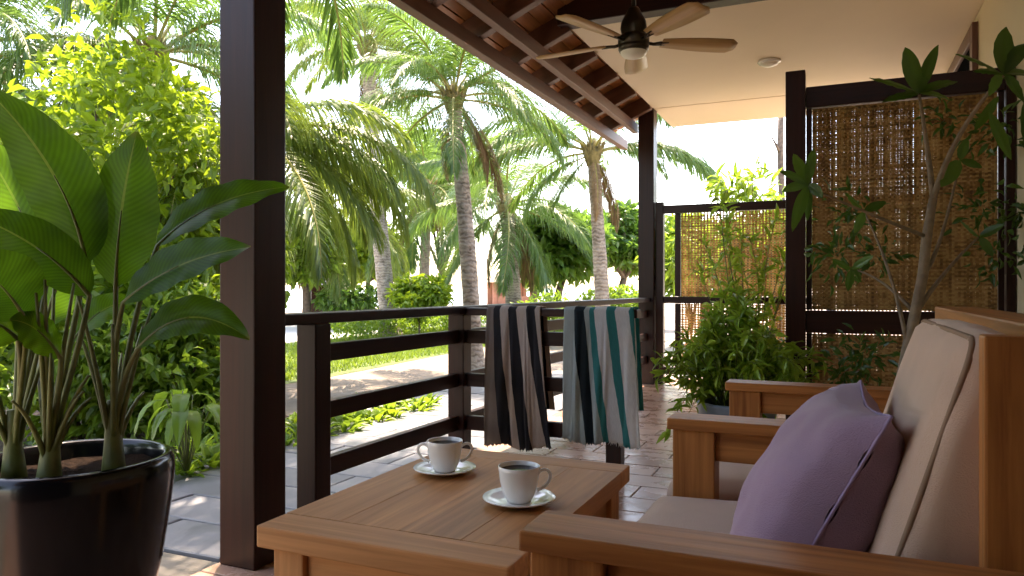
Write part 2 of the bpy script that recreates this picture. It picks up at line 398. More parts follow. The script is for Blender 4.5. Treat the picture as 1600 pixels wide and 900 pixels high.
def tube_geo(path, radii, n=8, cap=True):
    P = [Vector(p) for p in path]; V = []; Fc = []
    prev = None
    for i, p in enumerate(P):
        t = (P[min(i + 1, len(P) - 1)] - P[max(i - 1, 0)]).normalized()
        if prev is None:
            u = t.orthogonal().normalized()
        else:
            u = prev - t * prev.dot(t)
            u = u.normalized() if u.length > 1e-6 else t.orthogonal().normalized()
        prev = u; v = t.cross(u)
        r = radii[i] if hasattr(radii, '__len__') else radii
        for k in range(n):
            a = 2 * math.pi * k / n
            V.append(p + (u * math.cos(a) + v * math.sin(a)) * r)
    for i in range(len(P) - 1):
        for k in range(n):
            a, b = i * n + k, i * n + (k + 1) % n
            Fc.append((a, b, b + n, a + n))
    if cap:
        Fc.append(tuple(range(n - 1, -1, -1))); m = (len(P) - 1) * n
        Fc.append(tuple(range(m, m + n)))
    return V, Fc

def tube(name, path, radii, mat, parent=None, n=8, smooth=True, loc=None):
    V, Fc = tube_geo(path, radii, n)
    return link(name, mesh(name, V, Fc, mat, smooth), parent, loc)

def join_geo(parts):
    V = []; Fc = []
    for v, f in parts:
        o = len(V); V += list(v); Fc += [tuple(i + o for i in q) for q in f]
    return V, Fc

def bez(p0, p1, p2, n):
    return [Vector(p0) * (1 - t) ** 2 + Vector(p1) * 2 * t * (1 - t) + Vector(p2) * t * t for t in [i / (n - 1) for i in range(n)]]

def lathe(name, prof, mat, parent=None, n=40, loc=(0, 0, 0), smooth=True):
    V = []; Fc = []
    for r, z in prof:
        for k in range(n):
            a = 2 * math.pi * k / n; V.append((r * math.cos(a), r * math.sin(a), z))
    for i in range(len(prof) - 1):
        for k in range(n):
            a, b = i * n + k, i * n + (k + 1) % n
            Fc.append((a, b, b + n, a + n))
    return link(name, mesh(name, V, Fc, mat, smooth), parent, loc)

def nrm(a):
    return a / np.maximum(np.linalg.norm(a, axis=-1, keepdims=True), 1e-9)

def leaf_geo(P, D, N, L, W, curl=0.18, fold=0.25):
    """many leaves at once: base P, axis D, face normal N, length L, width W"""
    D = nrm(D); Sd = nrm(np.cross(N, D)); N = np.cross(D, Sd)
    L = L[:, None]; W = W[:, None]
    b = P; m1 = P + D * L * 0.36 + N * L * 0.06; m2 = P + D * L * 0.70 + N * L * (0.03 - curl * 0.3); t = P + D * L - N * L * curl
    up = N * W * fold
    l1 = m1 + Sd * W * 0.5 + up; r1 = m1 - Sd * W * 0.5 + up
    l2 = m2 + Sd * W * 0.38 + up * 0.8; r2 = m2 - Sd * W * 0.38 + up * 0.8
    V = np.stack([b, m1, m2, t, l1, r1, l2, r2], 1).reshape(-1, 3)
    base = [(0, 1, 4), (0, 5, 1), (1, 2, 6, 4), (1, 5, 7, 2), (2, 3, 6), (2, 7, 3)]
    Fc = [tuple(i + 8 * k for i in q) for k in range(len(P)) for q in base]
    return V, Fc

def leaves(name, P, D, N, L, W, mat, parent=None, curl=0.18, fold=0.25):
    V, Fc = leaf_geo(np.asarray(P), np.asarray(D), np.asarray(N), np.asarray(L), np.asarray(W), curl, fold)
    return link(name, mesh(name, V, Fc, mat), parent)

def crown_points(centres, rad, per, squash=0.8):
    """points in clumps, denser to the clump's skin; returns positions and outward directions"""
    P = []; O = []
    for c, r in zip(centres, rad):
        n = int(per * (r / np.mean(rad)) ** 2)
        d = nrm(rng.normal(size=(n, 3)))
        q = r * rng.uniform(0.25, 1.0, n) ** 0.5
        p = d * q[:, None]; p[:, 2] *= squash
        P.append(p + np.asarray(c)); O.append(d)
    return np.concatenate(P), np.concatenate(O)

def tree(name, label, base, fork, centre, radii, nclump, per, L, W, mat, bark, trunk_r, group=None, cat='tree', clump=0.32, limbs=7, droop=0.2, name_crown='crown'):
    base = Vector(base); fork = Vector(fork); centre = np.array(centre, float); radii = np.array(radii, float)
    root = thing(name, label, cat, base, group)
    d = nrm(rng.normal(size=(nclump, 3))); q = rng.uniform(0.35, 1.0, nclump) ** 0.6
    cs = centre + d * q[:, None] * radii * (1 - clump * 0.6)
    cr = np.mean(radii) * clump * rng.uniform(0.7, 1.35, nclump)
    path = bez(base, (base + fork) / 2 + Vector((rng.normal() * trunk_r, rng.normal() * trunk_r, 0)), fork, 7)
    parts = [tube_geo(path, [trunk_r * (1.25 - 0.5 * i / 6) if i else trunk_r * 1.5 for i in range(7)], 8)]
    pick = rng.permutation(nclump)[:limbs]
    for k in pick:
        e = Vector(cs[k]); mid = fork.lerp(e, 0.5) + Vector((0, 0, 0.08 * (e - fork).length))
        parts.append(tube_geo(bez(fork, mid, e, 6), [trunk_r * 0.62 * (1 - 0.16 * i) for i in range(6)], 6))
    V, Fc = join_geo(parts)
    link('trunk', mesh('trunk', V, Fc, bark, True), root)
    P, O = crown_points(cs, cr, per)
    n = len(P)
    D = nrm(O + rng.normal(size=(n, 3)) * 0.7 + np.array([0, 0, -droop]))
    N = nrm(O * 0.4 + np.array([0, 0, 0.9]) + rng.normal(size=(n, 3)) * 0.55)
    s = rng.uniform(0.65, 1.25, n)
    leaves(name_crown, P, D, N, L * s, W * s, mat, root)
    return root

# ------------------------------------------------------------------ palms
def frond_mesh(name, L, elev, droop, mat, n=112, ll=0.75, hang=0.5, wid=0.024, seed=0):
    g = np.random.default_rng(seed)
    m = 26; pts = [Vector((0, 0, 0))]; tang = []
    for i in range(m):
        s = i / m; a = elev - droop * s ** 1.35
        tang.append(Vector((math.cos(a), 0, math.sin(a)))); pts.append(pts[-1] + tang[-1] * L / m)
    tang.append(tang[-1])
    V, Fc = tube_geo(pts, [0.028 * L / 3 * (1 - 0.9 * i / m) + 0.003 for i in range(m + 1)], 5)
    V = [np.array(v) for v in V]
    k0 = len(Fc)
    for side in (-1, 1):
        for j in range(n):
            s = 0.16 + 0.83 * (j + g.uniform(0, 0.6)) / n
            f = s * m; i = min(int(f), m - 1)
            p = np.array(pts[i].lerp(pts[i + 1], f - i)); t = np.array(tang[i])
            prof = (0.42 + 0.58 * math.sin(math.pi * min(1, (s - 0.1) / 0.9) ** 0.75)) * (1 if s < 0.8 else 1 - 0.55 * (s - 0.8) / 0.2)
            ln = ll * prof * g.uniform(0.85, 1.12)
            up = np.cross(t, np.array([0, 1, 0])); up = up if up[2] > 0 else -up
            d = t * (0.55 + 0.5 * s) + np.array([0, side * (1.0 - 0.45 * s), 0]) + up * 0.28 * g.uniform(0.3, 1.5)
            d = d + g.normal(size=3) * 0.08; d /= np.linalg.norm(d)
            rows = []; q = p
            ns = 4
            for r in range(ns + 1):
                wv = t - d * np.dot(t, d); wv /= max(np.linalg.norm(wv), 1e-5)
                hw = wid * 0.5 * (0.55, 1.0, 0.85, 0.5, 0.06)[r]
                rows.append((q - wv * hw, q + wv * hw))
                q = q + d * ln / ns
                d = d + np.array([0, 0, -hang * g.uniform(0.7, 1.3)]); d /= np.linalg.norm(d)
            o = len(V)
            for a, b in rows: V += [a, b]
            for r in range(ns): Fc.append((o + 2 * r, o + 2 * r + 1, o + 2 * r + 3, o + 2 * r + 2))
    me = mesh(name, V, Fc, mat)
    me.materials.append(M['rachis'])
    idx = np.zeros(len(Fc), dtype=np.int32); idx[:k0] = 1
    me.polygons.foreach_set('material_index', idx)
    return me

FR = {}
def frond_set(key, mat, ll, hang):
    FR[key] = []
    for k, (el, dr) in enumerate([(82, 55), (62, 85), (42, 95), (22, 85), (2, 75), (-22, 60), (-45, 35)]):
        FR[key].append((el, [frond_mesh('frond', 3.0, R(el), R(dr), mat, ll=ll, hang=hang, seed=k * 3 + v) for v in range(2)]))
frond_set('g', M['palm'], 0.95, 0.60)
frond_set('y', M['palm_y'], 1.0, 0.75)

M['dead'] = plain('dead_frond', (0.22, 0.14, 0.07), 0.9, var=0.3)
frond_set('d', M['dead'], 0.7, 0.9)

def palm(label, base, top, r, scale, n, key='g', lean=(0, 0), group='palm trees in the garden', extra=(), amin=-50, amax=80, az0=None):
    base, top = Vector(base), Vector(top)
    root = thing('palm_tree', label, 'palm tree', base, group)
    mid = (base + top) / 2 + Vector((lean[0], lean[1], 0))
    Ht = (top - base).length; ns = max(24, int(Ht / 0.055))
    path = bez(base, mid, top, ns)
    rad = []
    for i in range(ns):
        t = i / (ns - 1)
        rr = r * (1.0 - 0.28 * t) + r * 0.75 * max(0, 1 - t * Ht / 0.35) ** 2
        rad.append(rr * (1 + 0.012 * ((i % 3) - 1) + rng.normal() * 0.022))
    tube('trunk', path, rad, M['palm_bark'], root, 14)
    # fibrous sheath where the fronds leave the trunk
    parts = [tube_geo([top + Vector((0, 0, -0.25 * scale)), top + Vector((0, 0, 0.05 * scale)), top + Vector((0, 0, 0.34 * scale))], [r * 0.75, r * 1.25, r * 0.35], 9)]
    for k in range(16):
        a = k * 2.4; c = Vector((math.cos(a), math.sin(a), 0))
        p0 = top + Vector((0, 0, -0.1 * scale)) + c * r * 0.7
        parts.append(tube_geo([p0, p0 + c * 0.06 * scale + Vector((0, 0, 0.18 * scale)), p0 + c * 0.15 * scale + Vector((0, 0, 0.36 * scale))], [0.05 * scale, 0.04 * scale, 0.010], 5))
    V, Fc = join_geo(parts)
    link('crown_base', mesh('crown_base', V, Fc, M['husk'], False), root)
    off = top - base
    a0 = rng.uniform(0, 6.28) if az0 is None else az0
    lst = [(math.degrees(a0 + k * 2.39996) % 360, amax - (amax - amin) * ((k + 0.5) / n) ** 0.9, 1.0) for k in range(n)] + list(extra)
    lst = [(*q, key) for q in lst] + [(float(rng.uniform(0, 360)), float(rng.uniform(-72, -48)), float(rng.uniform(0.5, 0.8)), 'd') for _ in range(3)]
    for az, el, sc, ky in lst:
        opts = FR[ky]; j = min(range(len(opts)), key=lambda q: abs(opts[q][0] - el))
        me = opts[j][1][int(rng.integers(2))]
        o = bpy.data.objects.new('frond', me); C.objects.link(o); o.parent = root
        o.location = off + Vector((0, 0, 0.12 * scale * rng.uniform(0, 1)))
        o.rotation_euler = (R(rng.normal() * 7), R((opts[j][0] - el) * 0.8), R(az))
        s = scale * sc * rng.uniform(0.88, 1.1); o.scale = (s, s, s)
    return root

# ------------------------------------------------------------------ ground
def sheet(name, pts, z, mat, label=None):
    me = mesh(name, [(x, y, z) for x, y in pts], [tuple(range(len(pts)))], mat)
    return tag(link(name, me), kind='structure')

sheet('ground', [(-900, -900), (900, -900), (900, 900), (-900, 900)], -0.10, M['sand'])
sheet('sea', [(-22, -60), (-26, 10), (-21, 60), (-24, 880), (-890, 880), (-890, -60)], -0.09, M['sea'])
sheet('path', [(-3.55, 1.0), (-3.5, 4.5), (-3.35, 5.6), (-3.0, 7.6), (-3.3, 30), (-5.9, 30), (-5.65, 10), (-5.5, 7), (-5.6, 1)], -0.085, M['path'])
sheet('lawn', [(-5.55, 1), (-5.4, 7), (-5.6, 10), (-5.8, 16), (-8.6, 18), (-9.3, 12), (-9.6, 1)], -0.080, M['lawn'])
sheet('planting_bed', [(-3.7, 2.3), (-3.0, 2.6), (-3.0, 5.1), (-3.25, 5.5), (-3.6, 5.3), (-3.75, 4)], -0.076, M['bed_soil'])
sheet('garden_bed', [(-3.75, -1), (-3.55, 1.2), (-3.6, 4.4), (-4.6, 5.0), (-8, 5.5), (-8, -1)], -0.072, M['bed_soil'])
sheet('terrace', [(-9.5, 6), (-9.2, 30), (-14, 30), (-14, 6)], -0.084, M['terrace'])

# veranda floor: terracotta tiles laid in staggered rows
floor = tag(box('floor', (-1.97, -2.0, -0.14), (0.80, 8.0, -0.008), M['grout'], bev=0), kind='structure')
tw, tl = 0.205, 0.44
tm = [boxm('tile', (-tl / 2 + 0.003, -tw / 2 + 0.003, -0.012), (tl / 2 - 0.003, tw / 2 - 0.003, 0.0), M['tile'], 0.0025, 1) for _ in range(1)]
halves = {}
row = 0; y = 1.12
while y < 7.95:
    x = -1.965 + (row % 2) * -tl / 2
    while x < 0.75:
        lo, hi = max(x, -1.965), min(x + tl, 0.78)
        wdt = hi - lo
        if wdt > 0.05:
            key = round(wdt, 3)
            if key not in halves:
                halves[key] = boxm('tile', (-wdt / 2 + 0.003, -tw / 2 + 0.003, -0.012), (wdt / 2 - 0.003, tw / 2 - 0.003, 0), M['tile'], 0.0025, 1)
            o = link('tile', halves[key], floor, ((lo + hi) / 2, y, 0.0015 * rng.normal() * 0.6))
            o.rotation_euler = (rng.normal() * 0.0025, rng.normal() * 0.0025, 0)
        x += tl
    y += tw; row += 1
parts = []
y = 1.12 - tw; row = 1
def flat_box(lo, hi):
    a, b = Vector(lo), Vector(hi)
    V = [(a.x, a.y, a.z), (b.x, a.y, a.z), (b.x, b.y, a.z), (a.x, b.y, a.z), (a.x, a.y, b.z), (b.x, a.y, b.z), (b.x, b.y, b.z), (a.x, b.y, b.z)]
    return V, [(4, 5, 6, 7), (0, 1, 5, 4), (1, 2, 6, 5), (2, 3, 7, 6), (3, 0, 4, 7)]
while y > -2.0:
    x = -1.965 - (row % 2) * tl / 2
    while x < 0.75:
        lo, hi = max(x, -1.965), min(x + tl, 0.78)
        if hi - lo > 0.05: parts.append(flat_box((lo + 0.003, y - tw / 2 + 0.003, -0.012), (hi - 0.003, y + tw / 2 - 0.003, 0.0)))
        x += tl
    y -= tw; row += 1
V, Fc = join_geo(parts)
tag(link('tile_field', mesh('tile_field', V, Fc, M['tile']), floor), kind='stuff')

# slate paving outside, beige slabs nearer than the column
paving = tag(box('paving', (-3.55, -2.0, -0.13), (-1.975, 7.9, -0.040), M['slate_joint'], bev=0), kind='structure')
def lay(x0, x1, y0, y1, sx, sy, mat, name):
    r = 0; y = y0; cache = {}
    while y < y1 - 0.05:
        h = min(sy, y1 - y); x = x0 - (r % 2) * sx * 0.5
        while x < x1 - 0.03:
            lo, hi = max(x, x0), min(x + sx, x1)
            if hi - lo > 0.06:
                k = (round(hi - lo, 3), round(h, 3))
                if k not in cache:
                    a, b = k[0] / 2 - 0.004, k[1] / 2 - 0.004
                    cache[k] = boxm(name, (-a, -b, -0.03), (a, b, 0), mat, 0.004, 1)
                o = link(name, cache[k], paving, ((lo + hi) / 2, y + h / 2, -0.022 + rng.normal() * 0.0015))
                o.rotation_euler = (rng.normal() * 0.004, rng.normal() * 0.004, 0)
            x += sx
        y += sy; r += 1
lay(-3.53, -1.985, 1.99, 7.85, 0.50, 0.29, M['slate'], 'slate_slab')
lay(-3.53, -1.985, -1.9, 1.97, 0.52, 0.45, M['sandstone'], 'beige_slab')

# ------------------------------------------------------------------ columns, railing, roof, ceiling, wall
def column(label, x0, x1, y0, y1, ztop):
    t = thing('column', label, 'column', ((x0 + x1) / 2, (y0 + y1) / 2, 0), 'dark veranda columns')
    box('shaft', (x0, y0, 0.0), (x1, y1, ztop), M['darkZ'], t, 0.006)
    return t
column('thick dark varnished wooden column beside the black plant pot', -1.945, -1.79, 1.905, 2.06, 2.555)
column('slimmer looking far wooden column where the railing meets the woven fence', -1.816, -1.66, 7.18, 7.335, 2.72)
column('dark wooden column behind the viewer holding up the roof', -1.945, -1.79, -1.6, -1.445, 2.555)

rail = thing('railing', 'dark wooden railing with four horizontal rails from column to column', 'railing', (-1.867, 2.06, 0))
A, B = Vector((-1.867, 2.062, 0)), Vector((-1.74, 7.178, 0))
def on(y): return A.lerp(B, (y - A.y) / (B.y - A.y))
def post(p, ztop, s=0.092, parent=rail):
    box('post', (p.x - s / 2, p.y - s / 2, 0), (p.x + s / 2, p.y + s / 2, ztop), M['darkZ'], parent, 0.005)
ys = [2.30, 3.45, 5.25]
for y in ys: post(on(y), 0.812)
beam_between('top_rail', A + Vector((0, 0, 0.834)), B + Vector((0, 0, 0.834)), 0.105, 0.042, M['darkX'], rail, 0.006)
for z0, z1 in ((0.66, 0.73), (0.434, 0.503), (0.206, 0.281)):
    zc = (z0 + z1) / 2
    for a, b in ((2.346, 3.404), (3.496, 5.204), (5.296, 7.176)):
        beam_between('lower_rail', on(a) + Vector((0, 0, zc)), on(b) + Vector((0, 0, zc)), 0.036, z1 - z0, M['darkX'], rail, 0.004)
tr = thing('towel_rail', 'short dark railing branching inwards from the corner post with towels over it', 'railing', (-0.985, 3.47, 0))
cp = on(3.45)
ep = Vector((-0.985, 3.45, 0))
post(ep, 0.806, 0.075, tr)
beam_between('top_rail', (cp.x + 0.054, 3.45, 0.827), (-0.868, 3.45, 0.827), 0.075, 0.040, M['darkX'], tr, 0.005)
for z0, z1 in ((0.66, 0.73), (0.434, 0.503), (0.206, 0.281)):
    beam_between('lower_rail', (cp.x + 0.047, 3.45, (z0 + z1) / 2), (ep.x - 0.038, 3.45, (z0 + z1) / 2), 0.034, z1 - z0, M['darkX'], tr, 0.004)

SL = 0.43                                   # roof slope
def zr(x): return 2.684 + SL * (x + 1.66)    # underside of the rafters
roof = thing('veranda_roof', 'open timber veranda roof with reddish rafters and orange board lining', 'roof', (-1.9, 3.0, 2.5))
box('plate_beam', (-1.90, -2.6, 2.51), (-1.845, 7.30, 2.604), M['roofY'], roof, 0.005)
box('eave_beam', (-2.10, -2.6, 2.412), (-2.035, 7.60, 2.505), M['roofY'], roof, 0.005)
ang = math.atan(SL)
ry = [-2.3 + 0.585 * k for k in range(17)]
for y in ry:
    xe = 0.92 if y < 4.6 else -1.68
    a = Vector((-2.17, y, zr(-2.17) + 0.072)); b = Vector((xe, y, zr(xe) + 0.072))
    beam_between('rafter', a, b, 0.068, 0.142, M['roofX'], roof, 0.004)
bx = -2.24; bw = 0.105; k = 0
nrmx, nrmz = -math.sin(ang), math.cos(ang)
while bx < 1.0:
    y1 = 7.62 if bx < -1.72 else 4.74
    cx = bx + bw * math.cos(ang) / 2; cz = zr(cx) + 0.1675 * 0.93 + (0.004 if k % 2 else 0)
    me = boxm('roof_board', (-bw / 2 + 0.002, -2.6, -0.009), (bw / 2 - 0.002, y1, 0.009), M['board'], 0.003, 1)
    o = link('roof_board', me, roof, Vector((cx, 0, cz)) - roof.location, (0, -ang, 0))
    bx += bw * math.cos(ang); k += 1
# roof covering above the boards, closed to the sky
me = boxm('roof_covering', (-0.02, -2.65, 0.02), (3.75, 4.74, 0.07), M['thatch'], 0.0)
o = link('roof_covering', me, roof, Vector((-2.27, 0, zr(-2.27) + 0.165)) - roof.location, (0, -ang, 0))
me = boxm('roof_covering', (-0.02, 4.75, 0.02), (0.68, 7.65, 0.07), M['thatch'], 0.0)
o = link('roof_covering', me, roof, Vector((-2.27, 0, zr(-2.27) + 0.165)) - roof.location, (0, -ang, 0))
box('header_beam', (-1.72, 4.62, 2.705), (0.80, 4.738, 3.0), M['darkX'], roof, 0.006)
# gable boarding above the header beam
me = mesh('gable_panel', [(-1.70, 4.70, 3.0), (0.82, 4.70, 3.0), (0.82, 4.70, zr(0.82) + 0.1), (-1.40, 4.70, zr(-1.40) + 0.1)], [(0, 1, 2, 3)], M['ceil'])
gp = link('gable_panel', me, roof); gp.modifiers.new('solid', 'SOLIDIFY').thickness = 0.03

ceil = tag(box('ceiling', (-1.669, 4.74, 2.72), (0.98, 7.20, 3.0), M['ceil'], bev=0.0), kind='structure')
box('ceiling_strip', (-1.669, 7.20, 2.716), (0.98, 8.10, 3.0), M['ceil'], ceil, 0.0)
wall = tag(box('wall', (0.82, -2.6, -0.1), (0.97, 8.3, 2.715), M['wall'], bev=0), kind='structure')
box('upper_wall', (0.82, -2.6, 2.72), (0.97, 4.735, 4.0), M['wall'], wall, 0)
# unseen dark wall, added close behind the viewer to hold back light
bw_ = tag(box('light_block_wall', (-1.70, -0.75, -0.1), (0.815, -0.6, 2.655), M['darkZ'], bev=0), kind='structure')
box('upper_light_block_wall', (-1.3, -0.75, 2.66), (0.815, -0.6, 2.80), M['darkX'], bw_, 0)

win = thing('wall_window', 'dark brown framed window high in the cream wall behind the screen', 'window', (0.82, 6.4, 1.7))
def wbar(lo, hi): box('window_frame', lo, hi, M['roofZ'], win, 0.004)
wbar((0.785, 5.52, 1.1), (0.818, 5.62, 2.66)); wbar((0.785, 7.2, 1.1), (0.818, 7.3, 2.66))
wbar((0.785, 5.622, 2.56), (0.818, 7.198, 2.66)); wbar((0.785, 5.622, 1.1), (0.818, 7.198, 1.2))
box('pane', (0.805, 5.62, 1.2), (0.815, 7.2, 2.56), M['glass_dark'], win, 0)

# ------------------------------------------------------------------ woven screens
def weave(name, x0, x1, z0, z1, y, px, pz, parent, seed, wr=0.86, hr=0.8):
    """over-under bamboo weave: flat strips both ways, uneven so that light comes through"""
    g = np.random.default_rng(seed); V = []; Fc = []
    nx = int((x1 - x0) / px); nz = int((z1 - z0) / pz); amp = 0.0022
    xs = [x0 + (i + 0.5) * px + g.normal() * px * 0.05 for i in range(nx)]
    zs = [z0 + (j + 0.5) * pz + g.normal() * pz * 0.07 for j in range(nz)]
    for j in range(nz):                     # horizontal strips
        hw = pz * hr * 0.5 * g.uniform(0.80, 1.10); o = len(V); ph = j % 2
        pts = [x0] + xs + [x1]
        tilt = g.normal() * 0.0025
        for i, x in enumerate(pts):
            yy = y + (amp if (i + ph) % 2 else -amp); zz = zs[j] + tilt * (i / len(pts) - .5) + g.normal() * pz * 0.035
            V += [(x, yy, zz - hw), (x, yy, zz + hw)]
        for i in range(len(pts) - 1): Fc.append((o + 2 * i, o + 2 * i + 2, o + 2 * i + 3, o + 2 * i + 1))
    for i in range(nx):                     # vertical strips
        hw = px * wr * 0.5 * g.uniform(0.95, 1.05); o = len(V); ph = (i + 1) % 2
        pts = [z0] + zs + [z1]
        for j, z in enumerate(pts):
            yy = y - (amp if (j - 1 + ph + 1) % 2 == 0 else -amp) * -1
            yy = y + (-amp if ((i + 1) + (j - 1)) % 2 else amp)
            xx = xs[i] + g.normal() * px * 0.03
            V += [(xx - hw, yy, z), (xx + hw, yy, z)]
        for j in range(len(pts) - 1): Fc.append((o + 2 * j, o + 2 * j + 1, o + 2 * j + 3, o + 2 * j + 2))
    return tag(link(name, mesh(name, V, Fc, M['weave']), parent), kind='stuff')

scr = thing('privacy_screen', 'tall dark framed screen of woven bamboo behind the armchair', 'screen', (0.3, 4.45, 0))
YS = 4.45
box('post', (-0.272, YS - 0.05, 0), (-0.168, YS + 0.05, 2.165), M['darkZ'], scr, 0.005)
box('post', (0.775, YS - 0.05, 0), (0.815, YS + 0.05, 2.165), M['darkZ'], scr, 0.005)
box('top_beam', (-0.166, YS - 0.035, 1.955), (0.773, YS + 0.035, 2.07), M['darkX'], scr, 0.005)
box('mid_rail', (-0.166, YS - 0.035, 0.70), (0.773, YS + 0.035, 0.825), M['darkX'], scr, 0.005)
box('bottom_rail', (-0.166, YS - 0.035, 0.06), (0.773, YS + 0.035, 0.16), M['darkX'], scr, 0.005)
for z0, z1 in ((0.827, 1.953), (0.162, 0.698)):
    box('inner_stile', (-0.165, YS - 0.015, z0), (-0.135, YS + 0.02, z1), M['darkZ'], scr, 0.003)
    box('inner_stile', (0.745, YS - 0.015, z0), (0.772, YS + 0.02, z1), M['darkZ'], scr, 0.003)
weave('woven_panel', -0.134, 0.744, 0.829, 1.951, YS, 0.0135, 0.0110, scr, 3, 0.985, 0.97)
weave('woven_panel', -0.134, 0.744, 0.164, 0.696, YS, 0.0135, 0.0110, scr, 4, 0.985, 0.97)

fen = thing('woven_fence', 'lower woven bamboo fence in dark frame beyond the potted bush', 'fence', (-0.9, 7.28, 0))
YF = 7.28
box('post', (-1.655, YF - 0.04, 0), (-1.58, YF + 0.04, 1.80), M['darkZ'], fen, 0.004)
box('post', (-0.10, YF - 0.04, 0), (-0.02, YF + 0.04, 1.80), M['darkZ'], fen, 0.004)
box('post', (0.735, YF - 0.04, 0), (0.815, YF + 0.04, 1.80), M['darkZ'], fen, 0.004)
for a, b in ((-1.579, -0.101), (-0.019, 0.734)):
    box('top_rail', (a, YF - 0.035, 1.685), (b, YF + 0.035, 1.765), M['darkX'], fen, 0.004)
    box('mid_rail', (a, YF - 0.025, 0.80), (b, YF + 0.025, 0.865), M['darkX'], fen, 0.004)
    box('bottom_rail', (a, YF - 0.025, 0.10), (b, YF + 0.025, 0.17), M['darkX'], fen, 0.004)
box('stile', (-1.47, YF - 0.02, 0.172), (-1.415, YF + 0.02, 0.798), M['darkZ'], fen, 0.003)
box('stile', (-1.47, YF - 0.02, 0.867), (-1.415, YF + 0.02, 1.683), M['darkZ'], fen, 0.003)
weave('woven_panel', -1.413, -0.102, 0.868, 1.682, YF, 0.030, 0.024, fen, 5, 0.55, 0.50)
weave('woven_panel', -1.413, -0.102, 0.173, 0.797, YF, 0.030, 0.024, fen, 6, 0.55, 0.50)
weave('woven_panel', -0.018, 0.733, 0.868, 1.682, YF, 0.030, 0.024, fen, 7, 0.55, 0.50)
weave('woven_panel', -0.018, 0.733, 0.173, 0.797, YF, 0.030, 0.024, fen, 8, 0.55, 0.50)

# ------------------------------------------------------------------ ceiling fan and ceiling light
fp = at(990, 68, 4.36)
fan = thing('ceiling_fan', 'bronze ceiling fan with five tan wooden blades under the roof', 'ceiling fan', fp)
def fl(name, prof, mat, parent=fan): return lathe(name, prof, mat, parent, 32)
fl('motor_housing', [(0.0, 0.21), (0.03, 0.21), (0.036, 0.20), (0.05, 0.17), (0.072, 0.13), (0.078, 0.09), (0.07, 0.055), (0.07, 0.045), (0.088, 0.04), (0.092, 0.03), (0.092, -0.005), (0.086, -0.012), (0.09, -0.018), (0.09, -0.035), (0.082, -0.05), (0.0, -0.05)], M['bronze'])
fl('light_bowl', [(0.078, -0.051), (0.076, -0.062), (0.06, -0.078), (0.03, -0.088), (0.0, -0.09)], M['white_glass'])
zt = zr(fp.x) - fp.z
tube('down_rod', [(0, 0, 0.21), (0, 0, zt - 0.03)], 0.013, M['bronze'], fan, 12, loc=(0, 0, 0))
fl('canopy', [(0.013, zt - 0.14), (0.035, zt - 0.13), (0.062, zt - 0.05), (0.066, zt + 0.12), (0, zt + 0.12)], M['bronze'])
V = []; Fc = []
nb = 12
for i in range(nb + 1):
    t = i / nb; x = 0.17 + 0.46 * t
    wd = (0.044 + 0.030 * math.sin(min(1, t * 1.4) * math.pi / 2)) * (1 if t < 0.88 else math.sqrt(max(0.02, 1 - ((t - 0.88) / 0.12) ** 2 * 0.75)))
    for s in (-1, 0, 1):
        yy = s * wd; V.append((x, yy + 0.012 * t, 0.012 - 0.20 * yy - 0.004 * (1 - s * s)))
for i in range(nb):
    for s in range(2):
        a = i * 3 + s; Fc.append((a, a + 3, a + 4, a + 1))
bme = mesh('blade', V, Fc, M['blade'], True)
arm = join_geo([tube_geo([(0.07, 0, 0.012), (0.12, 0, 0.004), (0.19, 0.012, 0.010)], [0.011, 0.010, 0.008], 8), tube_geo([(0.12, 0, 0.004), (0.16, -0.012, 0.010), (0.21, -0.018, 0.012)], [0.009, 0.008, 0.006], 6)])
ame = mesh('blade_arm', arm[0], arm[1], M['bronze'], True)
for k in range(5):
    a = YAW + R(6 + 72 * k)
    b_ = link('blade', bme, fan, (0, 0, 0), (0, 0, a)); b_.modifiers.new('solid', 'SOLIDIFY').thickness = 0.007
    link('blade_arm', ame, fan, (0, 0, -0.004), (0, 0, a))

lp = at(1202, 97, 5.73); lp.z = 2.72
cl = thing('ceiling_light', 'small round white light fixed to the cream ceiling', 'ceiling light', lp)
lathe('rim', [(0.0, -0.001), (0.085, -0.001), (0.088, -0.012), (0.078, -0.022), (0.07, -0.02)], M['porcelain'], cl, 32)
lathe('dome', [(0.071, -0.018), (0.062, -0.032), (0.04, -0.043), (0.0, -0.048)], M['white_glass'], cl, 32)

# ------------------------------------------------------------------ coffee table and cups
tb = thing('coffee_table', 'low square edged wooden coffee table with two cups on it', 'coffee table', (-0.75, 1.45, 0))
TX0, TX1, TY0, TY1, TZ = -1.01, -0.485, 1.08, 1.835, 0.50
# top: boards along the length between two cross pieces
nbd = 4; bwid = (TX1 - TX0) / nbd
for k in range(nbd):
    box('top_board', (TX0 + k * bwid + 0.0002, TY0 + 0.0852, TZ - 0.042), (TX0 + (k + 1) * bwid - 0.0002, TY1 - 0.0852, TZ - (0.0003 if k % 2 else 0)), M['ttopY'], tb, 0.0009)
box('top_board', (TX0, TY0, TZ - 0.042), (TX1, TY0 + 0.085, TZ), M['ttopX'], tb, 0.004)
box('top_board', (TX0, TY1 - 0.085, TZ - 0.042), (TX1, TY1, TZ), M['ttopX'], tb, 0.004)
ins = 0.022; lg = 0.07
for x in (TX0 + ins, TX1 - ins - lg):
    for y in (TY0 + ins, TY1 - ins - lg):
        box('leg', (x, y, 0.0), (x + lg, y + lg, TZ - 0.043), M['ttopZ'], tb, 0.004)
for y in (TY0 + ins + 0.012, TY1 - ins - 0.037):
    box('apron', (TX0 + ins + lg + 0.001, y, TZ - 0.135), (TX1 - ins - lg - 0.001, y + 0.025, TZ - 0.044), M['ttopX'], tb, 0.003)
